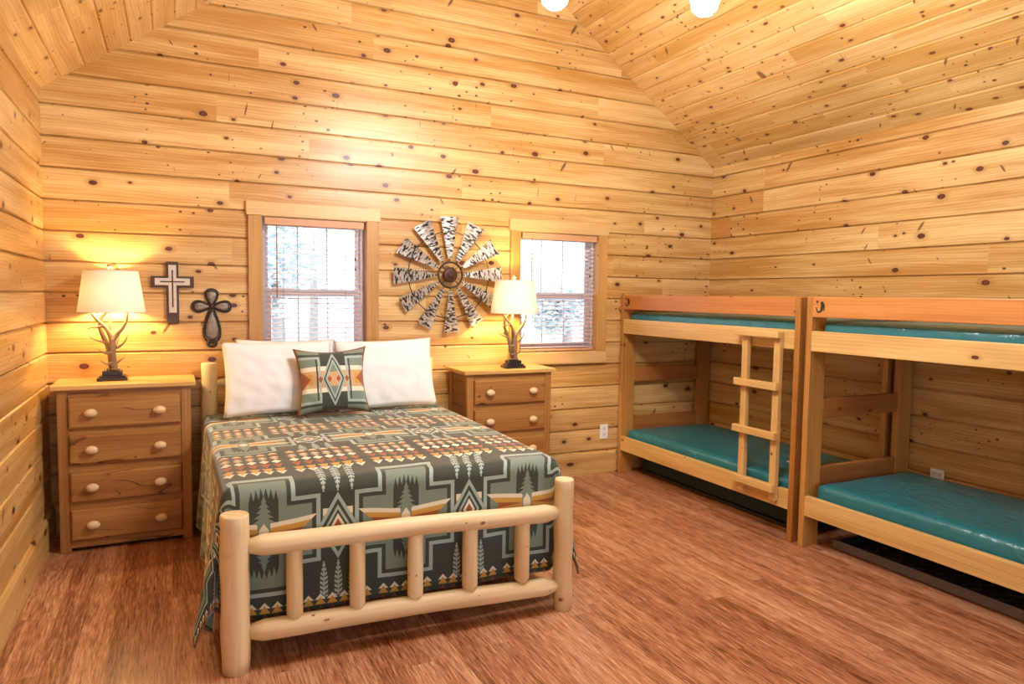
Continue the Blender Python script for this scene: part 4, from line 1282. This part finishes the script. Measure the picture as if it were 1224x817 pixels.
# thin white cord on the far lower mattress
bm = tube(bmesh.new(), spline([(4.66, -1.55, 0.4045), (4.64, -1.62, 0.4045), (4.62, -1.70, 0.4045), (4.60, -1.80, 0.4045), (4.585, -1.88, 0.402)], 5), 0.0035, 6)
tag(obj('white_cord', bm, M['white_plastic']), 'thin white cord lying on the lower mattress behind the ladder', 'cord')

# ------------------------------------------------------------------ ceiling fan with a three-light kit
t = thing('ceiling_fan', 'ceiling fan with three frosted lights, only its glowing shades in view', 'ceiling fan', (XM, -2.35, 3.10))
obj('down_rod', tube(bmesh.new(), [(0, 0, 0.55), (0, 0, RIDGE - 3.10 - 0.04)], 0.014, 12), M['iron'], t)
obj('canopy', lathe(bmesh.new(), [(0.03, 1.44), (0.07, 1.50), (0.07, RIDGE - 3.10 - 0.05), (0, RIDGE - 3.10 - 0.045)], (0, 0, 0), 20), M['iron'], t)
obj('motor', lathe(bmesh.new(), [(0, 0.32), (0.08, 0.33), (0.13, 0.38), (0.13, 0.48), (0.06, 0.55), (0, 0.56)], (0, 0, 0), 28), M['iron'], t)
for k in range(5):
    b2 = bmesh.new(); box(b2, 0.16, 0.66, -0.065, 0.065, 0.395, 0.403, 0.003)
    bmesh.ops.transform(b2, matrix=Matrix.Rotation(2 * PI * k / 5 + 0.5, 4, 'Z'), verts=b2.verts[:]); obj('blade', b2, M['blindwood'], t)
    b2 = bmesh.new(); box(b2, 0.10, 0.22, -0.02, 0.02, 0.385, 0.395, 0.002)
    bmesh.ops.transform(b2, matrix=Matrix.Rotation(2 * PI * k / 5 + 0.5, 4, 'Z'), verts=b2.verts[:]); obj('blade_arm', b2, M['iron'], t)
obj('light_hub', lathe(bmesh.new(), [(0, 0.12), (0.05, 0.13), (0.06, 0.20), (0.05, 0.32), (0, 0.325)], (0, 0, 0), 20), M['iron'], t)
M['fanbulb'] = emit('fan_bulb', (0.955, 0.975, 1.0), 500.0)
for ang in (156, 340, 248):
    a = math.radians(ang); c, s_ = math.cos(a), math.sin(a)
    arm = obj('light_arm', tube(bmesh.new(), spline([(0.04 * c, 0.04 * s_, 0.17), (0.18 * c, 0.18 * s_, 0.15), (0.32 * c, 0.32 * s_, 0.08), (0.355 * c, 0.355 * s_, -0.03)], 5), 0.008, 8), M['iron'], t)
    obj('glass_shade', lathe(bmesh.new(), [(0.020, -0.03), (0.040, -0.05), (0.060, -0.09), (0.066, -0.14), (0.058, -0.18), (0.035, -0.203), (0, -0.210)], (0.355 * c, 0.355 * s_, 0.0), 24), M['fanbulb'], arm, smooth=True)

# ------------------------------------------------------------------ outdoors
g = G('leaves'); x, y, z = g.xyz()
c = g.mix(g.noise(g.vec(x, y, z), 6.0, 2.0), (0.38, 0.50, 0.56), (0.72, 0.80, 0.84))
g.principled(Base_Color=c, Roughness=0.8); M['leaf'] = g.m
M['bark'] = plain('bark', (0.34, 0.33, 0.33), 0.9, nscale=9, namt=0.4)
M['grass'] = plain('pale_grass', (0.55, 0.58, 0.50), 0.9, nscale=2, namt=0.2)
bm = bmesh.new(); box(bm, -25, 35, 0.6, 45, -0.9, -0.6); struct('ground', bm, M['grass'])
def leafball(bm, c, r, n, rng):
    for i in range(n):
        d = Vector((rng.gauss(0, 1), rng.gauss(0, 1), rng.gauss(0, 1))).normalized() * r * rng.random() ** 0.4
        p = Vector(c) + d; s = rng.uniform(0.10, 0.22)
        m = Matrix.Rotation(rng.uniform(0, 6.28), 3, 'Z') @ Matrix.Rotation(rng.uniform(0, 3.14), 3, 'X')
        bm.faces.new([bm.verts.new(p + m @ Vector(q) * s) for q in ((-.5, 0, 0), (0, -.3, .05), (.6, 0, 0), (0, .3, .05))])
rng = random.Random(12)
TL = ['pale tree outside the window above the bed, left of its middle', 'pale tree outside the window above the bed, right of its middle', 'pale tree outside the window by the bunks, left side', 'tree farther off outside the window above the bed']
for i, (x, y, r, h) in enumerate(((2.5, 9.0, 1.3, 2.6), (6.2, 12.5, 1.6, 2.4), (9.6, 10.0, 0.8, 2.0), (4.6, 17.0, 2.4, 4.0))):
    t = thing('tree', TL[i], 'tree', (x, y, -0.6), 0, 'trees outside')
    obj('trunk', tube(bmesh.new(), [(0, 0, 0), (0.05, 0, h * .5), (0, 0.05, h)], [0.16, 0.13, 0.08], 8), M['bark'], t)
    bm = bmesh.new()
    for k in range(5): leafball(bm, (rng.uniform(-.7, .7) * r, rng.uniform(-.4, .4) * r, h + rng.uniform(-.5, .4) * r), r * 0.62, 260, rng)
    obj('foliage', bm, M['leaf'], t)

# ------------------------------------------------------------------ sky and added fill lights
w = bpy.data.worlds.new('sky'); SC.world = w; w.use_nodes = True
bg = w.node_tree.nodes['Background']; bg.inputs[0].default_value = (0.86, 0.93, 1.0, 1); bg.inputs[1].default_value = 4.5
def area(name, loc, rot, sx, sy, e, col):
    ld = bpy.data.lights.new(name, 'AREA'); ld.shape = 'RECTANGLE'; ld.size = sx; ld.size_y = sy; ld.energy = e; ld.color = col
    o = bpy.data.objects.new(name, ld); o.location = loc; o.rotation_euler = rot; link(o); return o
for w_ in WF:     # added fill lights, unseen, just outside the added windows behind the viewpoint
    area('added_fill', (0.5 * (w_[0] + w_[1]), YF - 0.25, 0.5 * (w_[2] + w_[3])), (PI / 2, 0, 0), w_[1] - w_[0], w_[3] - w_[2], 16.0, (0.84, 0.92, 1.0))

# ------------------------------------------------------------------ camera
cd = bpy.data.cameras.new('camera'); cam = bpy.data.objects.new('camera', cd); link(cam)
cd.sensor_fit = 'HORIZONTAL'; cd.sensor_width = 36.0; cd.lens = 36.0 * 830.096 / 1224.0
R_, U_, F_ = Vector((0.89891346, -0.43789319, 0.01428817)), Vector((0.01640269, 0.066225, 0.99766989)), Vector((0.43781908, 0.89658452, -0.06671317))
cam.matrix_world = Matrix(((R_.x, U_.x, -F_.x, 0.7072282), (R_.y, U_.y, -F_.y, -5.1064784), (R_.z, U_.z, -F_.z, 1.5644735), (0, 0, 0, 1)))
cd.clip_start = 0.05; cd.clip_end = 200
SC.camera = cam
vs = SC.view_settings
SC.display_settings.display_device = 'sRGB'
vs.view_transform = 'Standard'; vs.look = 'None'; vs.gamma = 1.0; vs.use_curve_mapping = False
vs.exposure = -0.18
